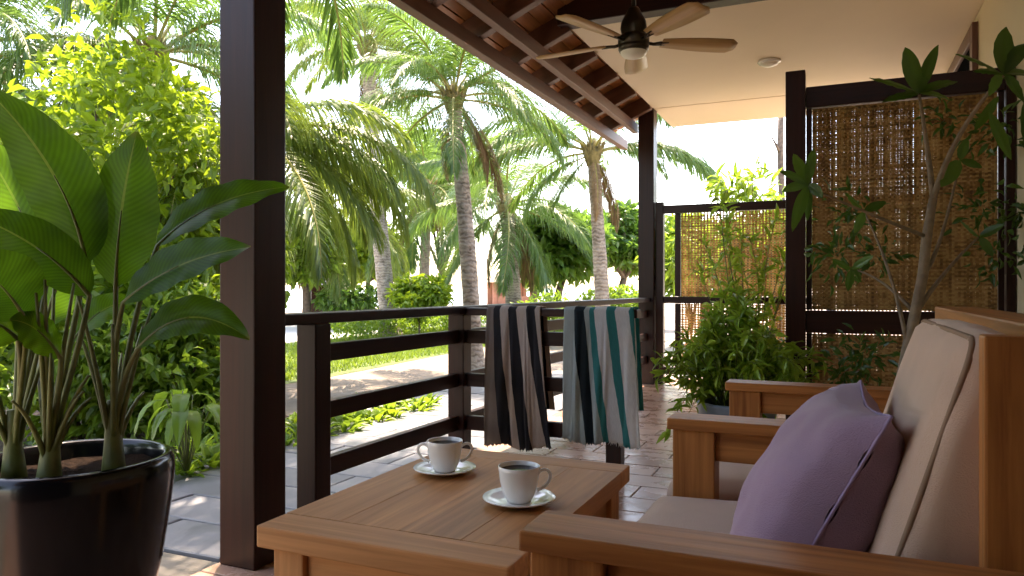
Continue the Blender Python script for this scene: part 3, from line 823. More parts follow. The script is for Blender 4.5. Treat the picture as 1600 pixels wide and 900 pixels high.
for x in (TX0 + ins + 0.012, TX1 - ins - 0.037):
    box('apron', (x, TY0 + ins + lg + 0.001, TZ - 0.135), (x + 0.025, TY1 - ins - lg - 0.001, TZ - 0.044), M['ttopY'], tb, 0.003)

def cup(label, p, handles, fill):
    sa = thing('saucer', 'white porcelain saucer under ' + label[0], 'saucer', p, 'saucers on the coffee table')
    lathe('dish', [(0.0, 0.003), (0.030, 0.0015), (0.036, 0.0), (0.042, 0.0012), (0.060, 0.0085), (0.0745, 0.0135), (0.0765, 0.0150), (0.0755, 0.0165), (0.060, 0.0120), (0.044, 0.0062), (0.030, 0.0052), (0.0, 0.0052)], M['porcelain'], sa, 48)
    c = thing('coffee_cup', label[1], 'cup', Vector(p) + Vector((0, 0, 0.0056)), 'coffee cups on the table')
    lathe('bowl', [(0.0, 0.003), (0.021, 0.002), (0.023, 0.0), (0.0255, 0.0012), (0.029, 0.008), (0.036, 0.024), (0.0405, 0.044), (0.0428, 0.064), (0.0436, 0.0735), (0.0428, 0.0745), (0.0415, 0.0735), (0.0402, 0.062), (0.038, 0.044), (0.033, 0.026), (0.024, 0.011), (0.0, 0.008)], M['porcelain'], c, 48)
    lathe('coffee', [(0.0405, fill), (0.030, fill - 0.0004), (0.0, fill - 0.0004)], M['coffee'], c, 40)
    for a in handles:
        pth = [(0.0412, 0, 0.058), (0.052, 0, 0.0635), (0.0625, 0, 0.0605), (0.067, 0, 0.050), (0.0635, 0, 0.038), (0.054, 0, 0.0275), (0.0385, 0, 0.021)]
        fine = []
        for i in range(len(pth) - 1):
            for t in (0, 0.33, 0.66):
                q = [Vector(pth[min(max(i + d, 0), len(pth) - 1)]) for d in (-1, 0, 1, 2)]
                fine.append(0.5 * (2 * q[1] + (q[2] - q[0]) * t + (2 * q[0] - 5 * q[1] + 4 * q[2] - q[3]) * t * t + (3 * q[1] - q[0] - 3 * q[2] + q[3]) * t ** 3))
        fine.append(Vector(pth[-1]))
        h = tube('handle', fine, [0.0046] + [0.0036] * (len(fine) - 2) + [0.0046], M['porcelain'], c, 8, loc=(0, 0, 0))
        h.rotation_euler = (0, 0, a)
p1 = atg(811, 787, TZ); p2 = atg(695, 739, TZ)
cup(('the nearer cup', 'white coffee cup nearer the armchair, one handle to the right'), p1, [YAW + R(10)], 0.0655)
cup(('the farther cup', 'white two handled coffee cup farther away near the railing'), p2, [YAW + R(14), YAW + R(172)], 0.0655)

# ------------------------------------------------------------------ settee with two seats
st = thing('settee', 'teak two seat settee with beige cushions and wide flat armrests', 'settee', (0.0, 1.5, 0))
AZ = 0.67
for y0 in (0.78, 1.583, 2.256):
    far = y0 > 2
    dx = 0.03 if far else 0.0
    box('armrest', (-0.338 + dx, y0, AZ - 0.024), (0.30, y0 + 0.088, AZ), M['teakX'], st, 0.003)
    box('arm_post', (-0.327 + dx, y0 + 0.008, 0.0), (-0.239 + dx, y0 + 0.080, AZ - 0.0245), M['teakZ'], st, 0.003)
    box('arm_rail', (-0.2385 + dx, y0 + 0.020, AZ - 0.088), (0.26, y0 + 0.068, AZ - 0.025), M['teakX'], st, 0.003)
    box('back_leg', (0.262, y0 + 0.012, 0.0), (0.335, y0 + 0.076, AZ - 0.025), M['teakZ'], st, 0.003)
for a, b in ((0.868, 1.583), (1.671, 2.256)):
    box('seat_frame', (-0.315, a + 0.002, 0.315), (0.25, b - 0.002, 0.385), M['teakY'], st, 0.004)
# back panel: solid board with an upright at its near end
box('back_panel', (0.240, 0.905, 0.40), (0.335, 2.30, 0.90), M['teakY'], st, 0.004)
box('back_upright', (0.134, 0.868, 0.40), (0.345, 0.902, 0.902), M['teakZ'], st, 0.003)
box('back_upright', (0.21, 2.302, 0.40), (0.345, 2.336, 0.86), M['teakZ'], st, 0.003)

def pad(name, sx, sy, sz, mat, parent, m, puff=0.012, n=18, rnd=0.03, pipe=None):
    """upholstered block: rounded edges, sides and faces slightly swollen"""
    bm = bmesh.new(); bmesh.ops.create_cube(bm, size=1)
    bmesh.ops.subdivide_edges(bm, edges=list(bm.edges), cuts=n, use_grid_fill=True)
    h = Vector((sx / 2, sy / 2, sz / 2))
    for v in bm.verts:
        c = v.co * 2
        p = Vector((c.x * h.x, c.y * h.y, c.z * h.z))
        q = Vector([max(-h[i] + rnd, min(h[i] - rnd, p[i])) for i in range(3)])
        d = p - q
        if d.length > 1e-6: p = q + d.normalized() * min(rnd, max(abs(d.x), abs(d.y), abs(d.z)))
        fx, fy, fz = (1 - c.x ** 2), (1 - c.y ** 2), (1 - c.z ** 2)
        p += Vector((math.copysign(1, c.x) * (abs(c.x) > 0.999) * puff * 0.5 * fy * fz, math.copysign(1, c.y) * (abs(c.y) > 0.999) * puff * 0.5 * fx * fz, math.copysign(1, c.z) * (abs(c.z) > 0.999) * puff * (fx * fy) ** 0.5))
        p += p.normalized() * (0.004 * mnoise.noise(p * 9 + m.translation) + 0.0025 * mnoise.noise(p * 28))
        v.co = p
    bmesh.ops.recalc_face_normals(bm, faces=list(bm.faces))
    me = bpy.data.meshes.new(name); bm.to_mesh(me); bm.free()
    me.polygons.foreach_set('use_smooth', [True] * len(me.polygons)); me.materials.append(mat)
    o = bpy.data.objects.new(name, me); C.objects.link(o); o.parent = parent
    mm = m.copy(); mm.translation = mm.translation - parent.location
    o.matrix_local = mm
    if pipe:
        for sgn in pipe:
            pts = []
            a, b = sx / 2 - rnd * 0.32, sy / 2 - rnd * 0.32
            cr = 0.03
            for cx, cy, a0 in ((a - cr, b - cr, 0), (-a + cr, b - cr, 90), (-a + cr, -b + cr, 180), (a - cr, -b + cr, 270)):
                for q in range(6):
                    an = R(a0 + q * 18); pts.append((cx + cr * math.cos(an), cy + cr * math.sin(an), sgn * (sz / 2 - rnd * 0.32)))
            pts.append(pts[0])
            V, Fc = tube_geo(pts, 0.0042, 6, False)
            link('piping', mesh('piping', V, Fc, M['piping'], True), o, (0, 0, 0))
    return o

for a, b in ((0.872, 1.580), (1.674, 2.253)):
    m = Matrix.Translation(((-0.365 + 0.135) / 2 + 0.0, (a + b) / 2, 0.450)) @ Matrix.Rotation(R(-1.0), 4, 'Y')
    pad('seat_cushion', 0.50, b - a, 0.130, M['cushion'], st, m, puff=0.014, rnd=0.04)
LEAN = R(17)
def back_cushion(y0, y1, xtop, ztop, hgt, thick):
    up = Vector((math.sin(LEAN), 0, math.cos(LEAN))); nn = Vector((-math.cos(LEAN), 0, math.sin(LEAN)))
    topf = Vector((xtop, (y0 + y1) / 2, ztop))
    c = topf - up * hgt / 2 - nn * thick / 2
    m = Matrix((up, Vector((0, 1, 0)), -nn)).transposed().to_4x4()
    if m.to_3x3().determinant() < 0: m = Matrix((up, Vector((0, -1, 0)), -nn)).transposed().to_4x4()
    m.translation = c
    return pad('back_cushion', hgt, y1 - y0, thick, M['cushion'], st, m, puff=0.010, rnd=0.028, pipe=(1, -1))
back_cushion(0.905, 1.46, 0.128, 0.905, 0.42, 0.105)
back_cushion(1.69, 2.24, 0.215, 0.86, 0.36, 0.10)

# purple scatter cushion
def pillow():
    t = thing('scatter_cushion', 'plump purple scatter cushion leaning on the settee back', 'cushion', (-0.01, 1.15, 0.52))
    n = 26; half = 0.178; th = 0.088
    rows = {}
    V = []; Fc = []
    for s in (1, -1):
        for i in range(n + 1):
            for j in range(n + 1):
                u, v = 2 * i / n - 1, 2 * j / n - 1
                pin = 1 - 0.10 * (1 - (abs(u) ** 1.6)) * abs(v) ** 3 ; pin2 = 1 - 0.10 * (1 - abs(v) ** 1.6) * abs(u) ** 3
                prof = max(0, (1 - u ** 2) * (1 - v ** 2)) ** 0.42
                wr = 0.007 * mnoise.noise(Vector((u * 3, v * 3, s * 2.0))) * prof + 0.006 * mnoise.noise(Vector((u * 7 + v * 2, v * 9, s * 5.0))) * min(1, prof * 3) * max(abs(u), abs(v)) ** 2 + 0.006 * math.sin(7 * u + 11 * v * u + 2) * prof * (abs(u * v)) + 0.004 * math.sin(14 * v + 5 * u) * (1 - prof)
                V.append((u * half * pin2, v * half * pin, s * (th * prof + wr + 0.001)))
        o = 0 if s == 1 else (n + 1) ** 2
        for i in range(n):
            for j in range(n):
                a = o + i * (n + 1) + j
                q = (a, a + n + 1, a + n + 2, a + 1)
                Fc.append(q if s == 1 else q[::-1])
    nn = Vector((-math.cos(R(27)), -0.06, math.sin(R(27)))).normalized()
    side = Vector((0, 0, 1)).cross(nn).normalized(); up = nn.cross(side)
    m = Matrix((side, up, nn)).transposed().to_4x4()
    m.translation = Vector((-0.035, 1.145, 0.640)) - t.location
    o = link('cover', mesh('cover', V, Fc, M['purple'], True), t, (0, 0, 0)); o.matrix_local = m
    rim = []
    for k in range(4):
        for i in range(n):
            u, v = [(2 * i / n - 1, -1), (1, 2 * i / n - 1), (1 - 2 * i / n, 1), (-1, 1 - 2 * i / n)][k]
            pin = 1 - 0.10 * (1 - (abs(u) ** 1.6)) * abs(v) ** 3; pin2 = 1 - 0.10 * (1 - abs(v) ** 1.6) * abs(u) ** 3
            rim.append((u * half * pin2, v * half * pin, 0))
    rim.append(rim[0])
    Vt, Ft = tube_geo(rim, 0.0022, 6, False)
    e = link('seam', mesh('seam', Vt, Ft, M['seam'], True), t, (0, 0, 0)); e.matrix_local = m
pillow()

# ------------------------------------------------------------------ towels
def towel(label, x0, x1, flare, zf, zb, mat, seed, shear, amp, nfold):
    g = np.random.default_rng(seed)
    yr, zt_, hw = 3.45, 0.850, 0.0415
    t = thing('towel', label, 'towel', ((x0 + x1) / 2, yr, zt_), 'towels over the short railing')
    nu, path = 60, []
    # profile: (y, z, dist from fold, side)
    nv = 30
    for i in range(nv + 1): path.append((yr - hw - 0.004, zf + (zt_ - 0.010 - zf) * i / nv, 'f'))
    for a in range(1, 8): path.append((yr - (hw + 0.003) * math.cos(math.pi * a / 8), zt_ + 0.004 * math.sin(math.pi * a / 8), 't'))
    for i in range(nv + 1): path.append((yr + hw + 0.004, zt_ - 0.010 - (zt_ - 0.010 - zb) * i / nv, 'b'))
    V = []; UV = []; Fc = []
    ph = g.uniform(0, 6.28, 4); rag = [0.004 * g.normal() + 0.010 * math.sin(1.6 * k / nu * 6.28 + ph[1]) for k in range(nu + 1)]
    Ltot = sum(abs(path[i + 1][1] - path[i][1]) + abs(path[i + 1][0] - path[i][0]) for i in range(len(path) - 1)); acc = 0
    for i, (y, z, sd) in enumerate(path):
        if i: acc += abs(path[i][1] - path[i - 1][1]) + abs(path[i][0] - path[i - 1][0])
        dn = (zt_ - z) / (zt_ - zf)
        for k in range(nu + 1):
            u = k / nu; c = (u - 0.5)
            wd = (x1 - x0) * (1 + flare * dn)
            x = (x0 + x1) / 2 + c * wd + shear * dn * dn * 0.12 + 0.004 * math.sin(nfold * 2 * u * 6.28 + ph[0])
            uw = u + 0.07 * math.sin(6.28 * u + ph[3]) + 0.03 * math.sin(17 * u + ph[1] + 2 * dn)
            f = amp * min(1, dn * 1.6 + 0.10) * (math.sin(nfold * uw * 6.28 + ph[0] + 0.9 * dn) + 0.5 * math.sin(nfold * 1.7 * uw * 6.28 + ph[2] - 1.4 * dn) + 0.25 * math.sin(nfold * 4.1 * uw * 6.28 + 5 * dn))
            yy = y + (-abs(f) * 1.0 - f * 0.35 if sd == 'f' else abs(f) * 0.6 if sd == 'b' else 0)
            zz = z + (0.0025 * math.sin(nfold * u * 6.28 + ph[0]) + 0.003 if sd == 't' else 0)
            if sd != 't': zz += rag[k] * dn ** 6
            V.append((x, yy, zz)); UV.append((u + (0.02 - 0.17 * dn if sd == 'f' else 0.0), acc / Ltot))
    for i in range(len(path) - 1):
        for k in range(nu):
            a = i * (nu + 1) + k; Fc.append((a, a + 1, a + nu + 2, a + nu + 1))
    o = link('cloth', mesh('cloth', V, Fc, mat, True, UV), t)
    md = o.modifiers.new('solid', 'SOLIDIFY'); md.thickness = 0.006; md.offset = 0
    # knotted fringe along the front hem
    V2 = []; F2 = []; U2 = []
    for k in range(0, nu + 1):
        p = Vector(V[k]); ln = g.uniform(0.003, 0.014)
        q = p + Vector((g.normal() * 0.004, g.normal() * 0.003, -ln)); o2 = len(V2)
        V2 += [p + Vector((-0.003, 0, 0.003)), p + Vector((0.003, 0, 0.003)), q]; U2 += [UV[k]] * 3
        F2.append((o2, o2 + 1, o2 + 2))
    tag(link('fringe', mesh('fringe', V2, F2, mat, False, U2), t), kind='stuff')
towel('black and beige striped towel hanging on the short railing', -1.645, -1.355, 0.26, 0.150, 0.33, M['towel_black'], 5, 0.2, 0.013, 1.9)
towel('teal and white striped towel with a black band hanging on the short railing', -1.225, -0.885, 0.12, 0.205, 0.36, M['towel_teal'], 9, 0.1, 0.013, 2.2)

# ------------------------------------------------------------------ potted plants
def pot(name, p, prof, mat, soil_r, soil_z, label, cat, parent=None):
    t = thing(name, label, cat, p)
    lathe('vessel', prof, mat, t, 56)
    n = 28; V = [(0, 0, soil_z + 0.008)]; Fc = []
    for ring in range(1, 6):
        for k in range(n):
            a = 2 * math.pi * k / n; r = soil_r * ring / 5
            V.append((r * math.cos(a), r * math.sin(a), soil_z + rng.normal() * 0.004))
    for k in range(n): Fc.append((0, 1 + k, 1 + (k + 1) % n))
    for ring in range(4):
        for k in range(n):
            a, b = 1 + ring * n + k, 1 + ring * n + (k + 1) % n; Fc.append((a, a + n, b + n, b))
    link('soil', mesh('soil', V, Fc, M['soil'], True), t, (0, 0, 0))
    return t

def blade_mesh(p0, p1, p2, width, hint, mat, fold=0.18, wave=0.006, peak=0.85, seed=0, n=22, twist=0.0):
    g = np.random.default_rng(seed); mid = bez(p0, p1, p2, n + 1); V = []; UV = []; Fc = []
    hint = Vector(hint).normalized(); ph = g.uniform(0, 6.28, 2); mh = 4
    for i, p in enumerate(mid):
        t = i / n; T = (mid[min(i + 1, n)] - mid[max(i - 1, 0)]).normalized()
        Sd = (hint - T * hint.dot(T)).normalized(); Nn = T.cross(Sd)
        if twist:
            q = Matrix.Rotation(twist * t, 3, T); Sd = q @ Sd; Nn = q @ Nn
        wd = width * 0.5 * max(0.012, math.sin(math.pi * min(0.999, t) ** peak)) ** 0.72
        for s in range(-mh, mh + 1):
            u = s / mh; a = abs(u)
            off = Sd * u * wd * (1 - 0.1 * fold * a) + Nn * (wd * (fold * 2.0 * a - fold * 1.1 * a * a) + wave * a * math.sin(9 * t * 3.1 + ph[0] + (0 if s > 0 else 2)) )
            V.append(p + off); UV.append((t, 0.5 + 0.5 * u))
    k = 2 * mh + 1
    for i in range(n):
        for s in range(2 * mh):
            a = i * k + s; Fc.append((a, a + 1, a + k + 1, a + k))
    return mesh('leaf', V, Fc, mat, True, UV)

cxp = at(113, 712, 1.85)
PZ = cxp.z
bp = Vector((cxp.x, cxp.y, 0))
hp = pot('plant_pot', bp, [(0.0, 0.0), (0.135, 0.0), (0.145, 0.012), (0.175, 0.12), (0.208, 0.26), (0.228, 0.40), (0.236, 0.475), (0.235, 0.505), (0.229, 0.522), (0.219, 0.528), (0.210, 0.523), (0.206, 0.505), (0.200, 0.46), (0.196, 0.44)], M['black_glaze'], 0.204, 0.482, 'round glossy black ceramic pot in the left corner of the veranda', 'plant pot')
hl = thing('broad_leaf_plant', 'tall plant with huge paddle leaves growing in the glossy black pot', 'plant', bp + Vector((0, 0, 0.482)))
CAMR = Vector((CT, ST, 0)); CAMF = Vector((-ST, CT, 0)); UP = Vector((0, 0, 1))
bases = [at(22, 722, 1.80), at(76, 724, 1.74), at(178, 712, 1.84)]
for b in bases: b.z = 0.478
# pseudo-stems
for b, tops in zip(bases, [(20, 640, 1.8), (82, 640, 1.75), (176, 625, 1.84)]):
    tube('stem', bez(b, b.lerp(at(*tops), 0.5), at(*tops), 6), [0.030, 0.026, 0.022, 0.019, 0.016, 0.013], M['stem'], hl, 10)
# leaf: (base px,py,Z) (control) (tip) width, side hint, stem index, fold
LV = [
    ((135, 412, 1.82), (110, 270, 1.78), (-22, 138, 1.72), 0.185, CAMR + UP * 0.6, 1, 0.16),
    ((181, 448, 1.84), (182, 330, 1.82), (214, 206, 1.80), 0.185, CAMR - UP * 0.1, 2, 0.14),
    ((140, 462, 1.76), (70, 375, 1.70), (-60, 330, 1.66), 0.13, UP + CAMR * 0.3, 1, 0.2),
    ((75, 430, 1.95), (40, 330, 1.95), (-40, 205, 1.95), 0.17, CAMR + UP * 0.7, 0, 0.16),
    ((246, 384, 1.93), (325, 302, 1.95), (452, 292, 2.0), 0.115, UP + CAMF * 0.55, 2, 0.2),
    ((192, 474, 1.78), (270, 400, 1.74), (392, 386, 1.72), 0.125, UP + CAMF * 0.5, 2, 0.22),
    ((216, 545, 1.80), (290, 455, 1.78), (390, 530, 1.74), 0.115, UP + CAMF * 0.6, 2, 0.25),
    ((40, 500, 1.66), (10, 440, 1.60), (-60, 400, 1.56), 0.17, UP + CAMR * 0.4, 0, 0.2),
    ((28, 530, 1.68), (-20, 480, 1.62), (-90, 500, 1.56), 0.15, UP * 0.8 + CAMF, 0, 0.2),
    ((60, 515, 2.02), (105, 430, 2.05), (120, 330, 2.05), 0.14, CAMR, 1, 0.2),
    ((110, 540, 1.95), (150, 470, 1.98), (215, 470, 2.02), 0.09, UP + CAMF * 0.5, 1, 0.2),
    ((95, 560, 1.70), (60, 500, 1.66), (15, 500, 1.62), 0.09, UP + CAMF * 0.5, 1, 0.2),
]
for k, (a, c, t, wd, hint, si, fo) in enumerate(LV):
    pa, pc, pt = at(*a), at(*c), at(*t)
    link('leaf', blade_mesh(pa, pc, pt, wd, hint, M['big_leaf'], fo, 0.004, 0.85, 40 + k), hl)
    b = bases[si] + Vector((0, 0, 0.09)); tdir = (pc - pa).normalized()
    ctrl = b.lerp(pa, 0.55) + Vector((0, 0, 0.06)) - tdir * 0.03
    tube('stalk', bez(b, ctrl, pa, 10) + bez(pa, (pa + pc * 1.0) / 2, pa.lerp(pt, 0.5) * 0.5 + pc * 0.5, 6)[1:], [0.0085 - 0.0003 * i for i in range(10)] + [0.0045, 0.0036, 0.0028, 0.002, 0.0014], M['stem'], hl, 7)
for k in range(26):                      # leafless and broken stalks
    b = bases[k % 3] + Vector((0, 0, 0.05)); a = rng.uniform(0, 6.28); e = b + Vector((math.cos(a) * 0.09, math.sin(a) * 0.09, rng.uniform(0.15, 0.46)))
    tube('stalk', bez(b, b.lerp(e, 0.5) + Vector((0, 0, 0.05)), e, 6), [0.0085, 0.0072, 0.006, 0.005, 0.004, 0.003], M['stem'], hl, 6)

# bushy plant in a blue grey pot
gp_ = at(1150, 640, 3.58); gp_.z = 0
pot('plant_pot', gp_, [(0, 0), (0.125, 0), (0.135, 0.01), (0.16, 0.15), (0.178, 0.32), (0.187, 0.385), (0.186, 0.398), (0.176, 0.400), (0.168, 0.39), (0.165, 0.36)], M['blue_pot'], 0.168, 0.365, 'blue grey ceramic pot holding a leafy bush behind the armrest', 'plant pot')
bush = thing('potted_bush', 'bushy light green plant with narrow leaves in the blue grey pot', 'plant', gp_ + Vector((0, 0, 0.365)))
Ps, Ds, Ns, Ls, Ws = [], [], [], [], []
stems = []
for k in range(95):
    a = rng.uniform(0, 6.28); sp = rng.uniform(0.02, 1) ** 0.7
    b = gp_ + Vector((math.cos(a) * 0.10 * sp, math.sin(a) * 0.10 * sp, 0.36))
    hgt = rng.uniform(0.30, 0.60) * (1 - 0.35 * sp); out = 0.30 * sp + 0.02
    e = b + Vector((math.cos(a) * out, math.sin(a) * out, hgt - 0.10 * sp)); c = b + Vector((math.cos(a) * out * 0.45, math.sin(a) * out * 0.45, hgt * 1.0))
    if k % 9 == 0: e.z -= 0.3 * sp
    pth = bez(b, c, e, 9); stems.append(tube_geo(pth, [0.0035 - 0.0003 * i for i in range(9)], 4))
    for i in range(2, 9):
        for q in range(4):
            d = (pth[i] - pth[i - 1]).normalized(); o = Vector(rng.normal(size=3)).normalized()
            Ps.append(pth[i - 1].lerp(pth[i], rng.uniform(0, 1))); Ds.append(d * 0.55 + o * 0.8 + Vector((0, 0, -0.15))); Ns.append(Vector((0, 0, 1)) + Vector(rng.normal(size=3)) * 0.6)
            Ls.append(rng.uniform(0.055, 0.10)); Ws.append(rng.uniform(0.016, 0.026))
V, Fc = join_geo(stems)
tag(link('twigs', mesh('twigs', V, Fc, M['stem'], True), bush), kind='stuff')
tag(leaves('foliage', Ps, Ds, Ns, np.array(Ls), np.array(Ws), M['pot_leaf'], bush), kind='stuff')

# whorl leaved tree between the settee and the screen
TZd = 3.18
def tp(px, py, dz=0.0): return at(px, py, TZd + dz)
base = tp(1404, 640); base.z = 0.25
dp = Vector((base.x, base.y, 0))
pot('plant_pot', dp, [(0, 0), (0.11, 0), (0.12, 0.01), (0.15, 0.27), (0.155, 0.29), (0.14, 0.29), (0.135, 0.26)], M['black_glaze'], 0.138, 0.262, 'dark pot behind the settee holding the slender tree', 'plant pot')
base.z = 0.262
sch = thing('slender_tree', 'slender pale trunked tree with whorls of long leaves before the screen', 'tree', base)
trunk = [base, tp(1408, 600), tp(1418, 545), tp(1430, 490), tp(1442, 430), tp(1448, 370), tp(1458, 310)]
tube('trunk', trunk, [0.028, 0.025, 0.024, 0.023, 0.022, 0.021, 0.017], M['pale_bark'], sch, 10)
def branch(pts, r0, r1):
    P_ = bez(*pts, 9); tube('branch', P_, [r0 + (r1 - r0) * i / 8 for i in range(9)], M['pale_bark'], sch, 7)
T = trunk
whorls = []
branch((T[6], tp(1448, 220), tp(1436, 148)), 0.014, 0.006)
branch((T[6], tp(1490, 200, -0.1), tp(1568, 118, -0.25)), 0.014, 0.006)
branch((T[5], tp(1370, 340, -0.1), tp(1262, 292, -0.12)), 0.009, 0.004)
branch((T[4], tp(1470, 400), tp(1500, 250, 0.1)), 0.011, 0.004)
branch((T[3], tp(1475, 420), tp(1530, 370, 0.2)), 0.012, 0.004)
branch((T[2], tp(1400, 430), tp(1350, 330, 0.3)), 0.010, 0.004)
branch((T[3], tp(1380, 430, 0.2), tp(1330, 420, 0.3)), 0.009, 0.003)
def leaf_to(a, b, wd, hint=None, ctrl_up=0.02, fold=0.15):
    a, b = Vector(a), Vector(b); c = (a + b) / 2 + Vector((0, 0, ctrl_up))
    link('leaf', blade_mesh(a, c, b, wd, hint or CAMR, M['sch'], fold, 0.002, 0.9, int(rng.integers(999)), n=10), sch)
w1 = (1436, 146)
for tx, ty, wd, h in [(1414, 74, 0.075, CAMR), (1466, 70, 0.055, CAMR + UP), (1358, 122, 0.05, UP + CAMF), (1378, 160, 0.055, UP + CAMF), (1496, 128, 0.06, UP + CAMF), (1488, 158, 0.05, UP + CAMF), (1410, 150, 0.04, UP + CAMF), (1446, 120, 0.05, CAMR)]:
    leaf_to(tp(*w1), tp(tx, ty, rng.normal() * 0.05), wd, h)
w2 = (1568, 116)
for tx, ty, wd, h in [(1572, 42, 0.085, CAMR), (1612, 60, 0.06, CAMR + UP), (1492, 84, 0.055, UP + CAMF), (1520, 112, 0.05, UP + CAMF), (1620, 120, 0.06, UP + CAMF), (1545, 150, 0.05, UP), (1600, 160, 0.05, UP)]:
    leaf_to(tp(*w2, -0.25), tp(tx, ty, -0.25 + rng.normal() * 0.04), wd, h)
w3 = (1262, 290)
for tx, ty, wd, h in [(1240, 240, 0.055, CAMR), (1272, 232, 0.045, CAMR), (1222, 300, 0.04, UP), (1238, 362, 0.05, UP + CAMR), (1286, 310, 0.045, UP), (1218, 268, 0.035, UP), (1262, 345, 0.04, CAMR)]:
    leaf_to(tp(*w3, -0.12), tp(tx, ty, -0.12 + rng.normal() * 0.04), wd, h)
for (ax, ay), (tx, ty), wd in [((1500, 250), (1470, 292), 0.07), ((1500, 250), (1512, 215), 0.05), ((1545, 175), (1580, 250), 0.055), ((1500, 250), (1535, 262), 0.045), ((1560, 150), (1522, 205), 0.05), ((1530, 370), (1570, 350), 0.045), ((1530, 370), (1552, 400), 0.045), ((1530, 370), (1500, 345), 0.04), ((1350, 330), (1320, 300), 0.045), ((1350, 330), (1385, 315), 0.045), ((1350, 330), (1335, 365), 0.045), ((1330, 420), (1300, 405), 0.04), ((1330, 420), (1325, 455), 0.04), ((1330, 420), (1365, 400), 0.04), ((1600, 160), (1610, 250), 0.06), ((1600, 90), (1640, 40), 0.06)]:
    leaf_to(tp(ax, ay), tp(tx, ty, rng.normal() * 0.05), wd, CAMR if abs(ty - ay) > abs(tx - ax) else UP + CAMF * 0.6, 0.0)
# fine side foliage of the tree
P, O = [], []
for px, py, r_, n_ in [(1330, 330, 0.16, 60), (1310, 400, 0.15, 60), (1370, 400, 0.12, 40), (1530, 330, 0.16, 50), (1480, 190, 0.12, 30), (1560, 200, 0.16, 50), (1350, 560, 0.16, 90), (1310, 590, 0.12, 60), (1560, 400, 0.14, 40), (1590, 330, 0.12, 40)]:
    c = np.array(tp(px, py, 0.35)); d = nrm(rng.normal(size=(n_, 3))); P.append(c + d * r_ * rng.uniform(0.1, 1, (n_, 1))); O.append(d)
P = np.concatenate(P); O = np.concatenate(O); n_ = len(P)
leaves('foliage', P, O + rng.normal(size=(n_, 3)) * 0.5 + [0, 0, -0.2], rng.normal(size=(n_, 3)) * 0.5 + [0.2, -0.6, 0.6], rng.uniform(0.04, 0.085, n_), rng.uniform(0.014, 0.028, n_), M['sch'], sch)

# ------------------------------------------------------------------ garden shrubs and trees
def gz(px, Z, z=-0.07):
    p = at(px, 450, Z); p.z = z; return p
def shrub(name, label, px, Z, py_c, rx, rz, nclump, per, L, W, mat, group='shrubs left of the column', cat='shrub', ry=None, clump=0.34, tr=0.02):
    b = gz(px, Z); c = at(px, py_c, Z)
    return tree(name, label, b, b.lerp(c, 0.35), c, (rx, ry or rx, rz), nclump, per, L, W, mat, M['twig'], tr, group, cat, clump, 8)

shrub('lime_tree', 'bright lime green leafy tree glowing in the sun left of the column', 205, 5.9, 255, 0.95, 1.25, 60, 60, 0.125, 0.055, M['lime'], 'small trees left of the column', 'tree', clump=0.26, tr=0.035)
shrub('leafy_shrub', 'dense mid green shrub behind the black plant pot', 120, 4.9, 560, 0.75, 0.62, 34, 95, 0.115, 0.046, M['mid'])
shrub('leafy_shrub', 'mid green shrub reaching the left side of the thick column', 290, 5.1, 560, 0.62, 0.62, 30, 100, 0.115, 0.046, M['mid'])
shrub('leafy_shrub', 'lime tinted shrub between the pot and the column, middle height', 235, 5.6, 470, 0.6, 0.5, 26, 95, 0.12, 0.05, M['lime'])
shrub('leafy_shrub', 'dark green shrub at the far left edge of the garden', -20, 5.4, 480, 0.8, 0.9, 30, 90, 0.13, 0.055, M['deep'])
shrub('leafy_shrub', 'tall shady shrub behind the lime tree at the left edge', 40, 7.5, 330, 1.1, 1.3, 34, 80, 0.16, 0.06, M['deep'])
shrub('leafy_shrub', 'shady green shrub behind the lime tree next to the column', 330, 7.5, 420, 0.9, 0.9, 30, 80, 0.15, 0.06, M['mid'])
for x_, y_, h_, lab in [(-5.2, 0.9, 1.9, 'unseen tree added left of the viewer to block sky light'), (-5.9, -1.6, 2.2, 'unseen tree added behind the viewer to block sky light'), (-4.4, -3.6, 2.0, 'unseen tree added past the dark wall to block sky light')]:
    b = Vector((x_, y_, -0.09))  # out of view, added to keep sky light off the foreground
    tree('sky_block_tree', lab, b, b + Vector((0, 0, h_ * 0.5)), b + Vector((0, 0, h_)), (1.25, 1.25, 1.6), 40, 60, 0.2, 0.09, M['deep'], M['bark'], 0.07, 'unseen trees added to block sky light', 'tree', 0.28, 8)
# low plant with long hanging leaves by the paving
b = atg(292, 735); b.z = -0.03
hang = thing('hanging_leaf_plant', 'low plant with long drooping pointed leaves at the paving edge', 'plant', b)
for k in range(22):
    a = rng.uniform(0, 6.28); o = Vector((math.cos(a), math.sin(a), 0)); r_ = rng.uniform(0.02, 0.12)
    s = b + Vector((0, 0, rng.uniform(0.16, 0.46))) + o * r_; ln = rng.uniform(0.14, 0.24)
    link('leaf', blade_mesh(s, s + o * ln * 0.55 + UP * 0.02, s + o * ln * 0.7 - UP * ln * 0.8, rng.uniform(0.06, 0.09), Vector((-o.y, o.x, 0)), M['mid'], 0.15, 0.003, 0.8, 300 + k, n=8), hang)
    tube('stalk', bez(b, b.lerp(s, 0.6) + UP * 0.04, s, 5), 0.003, M['stem'], hang, 4)

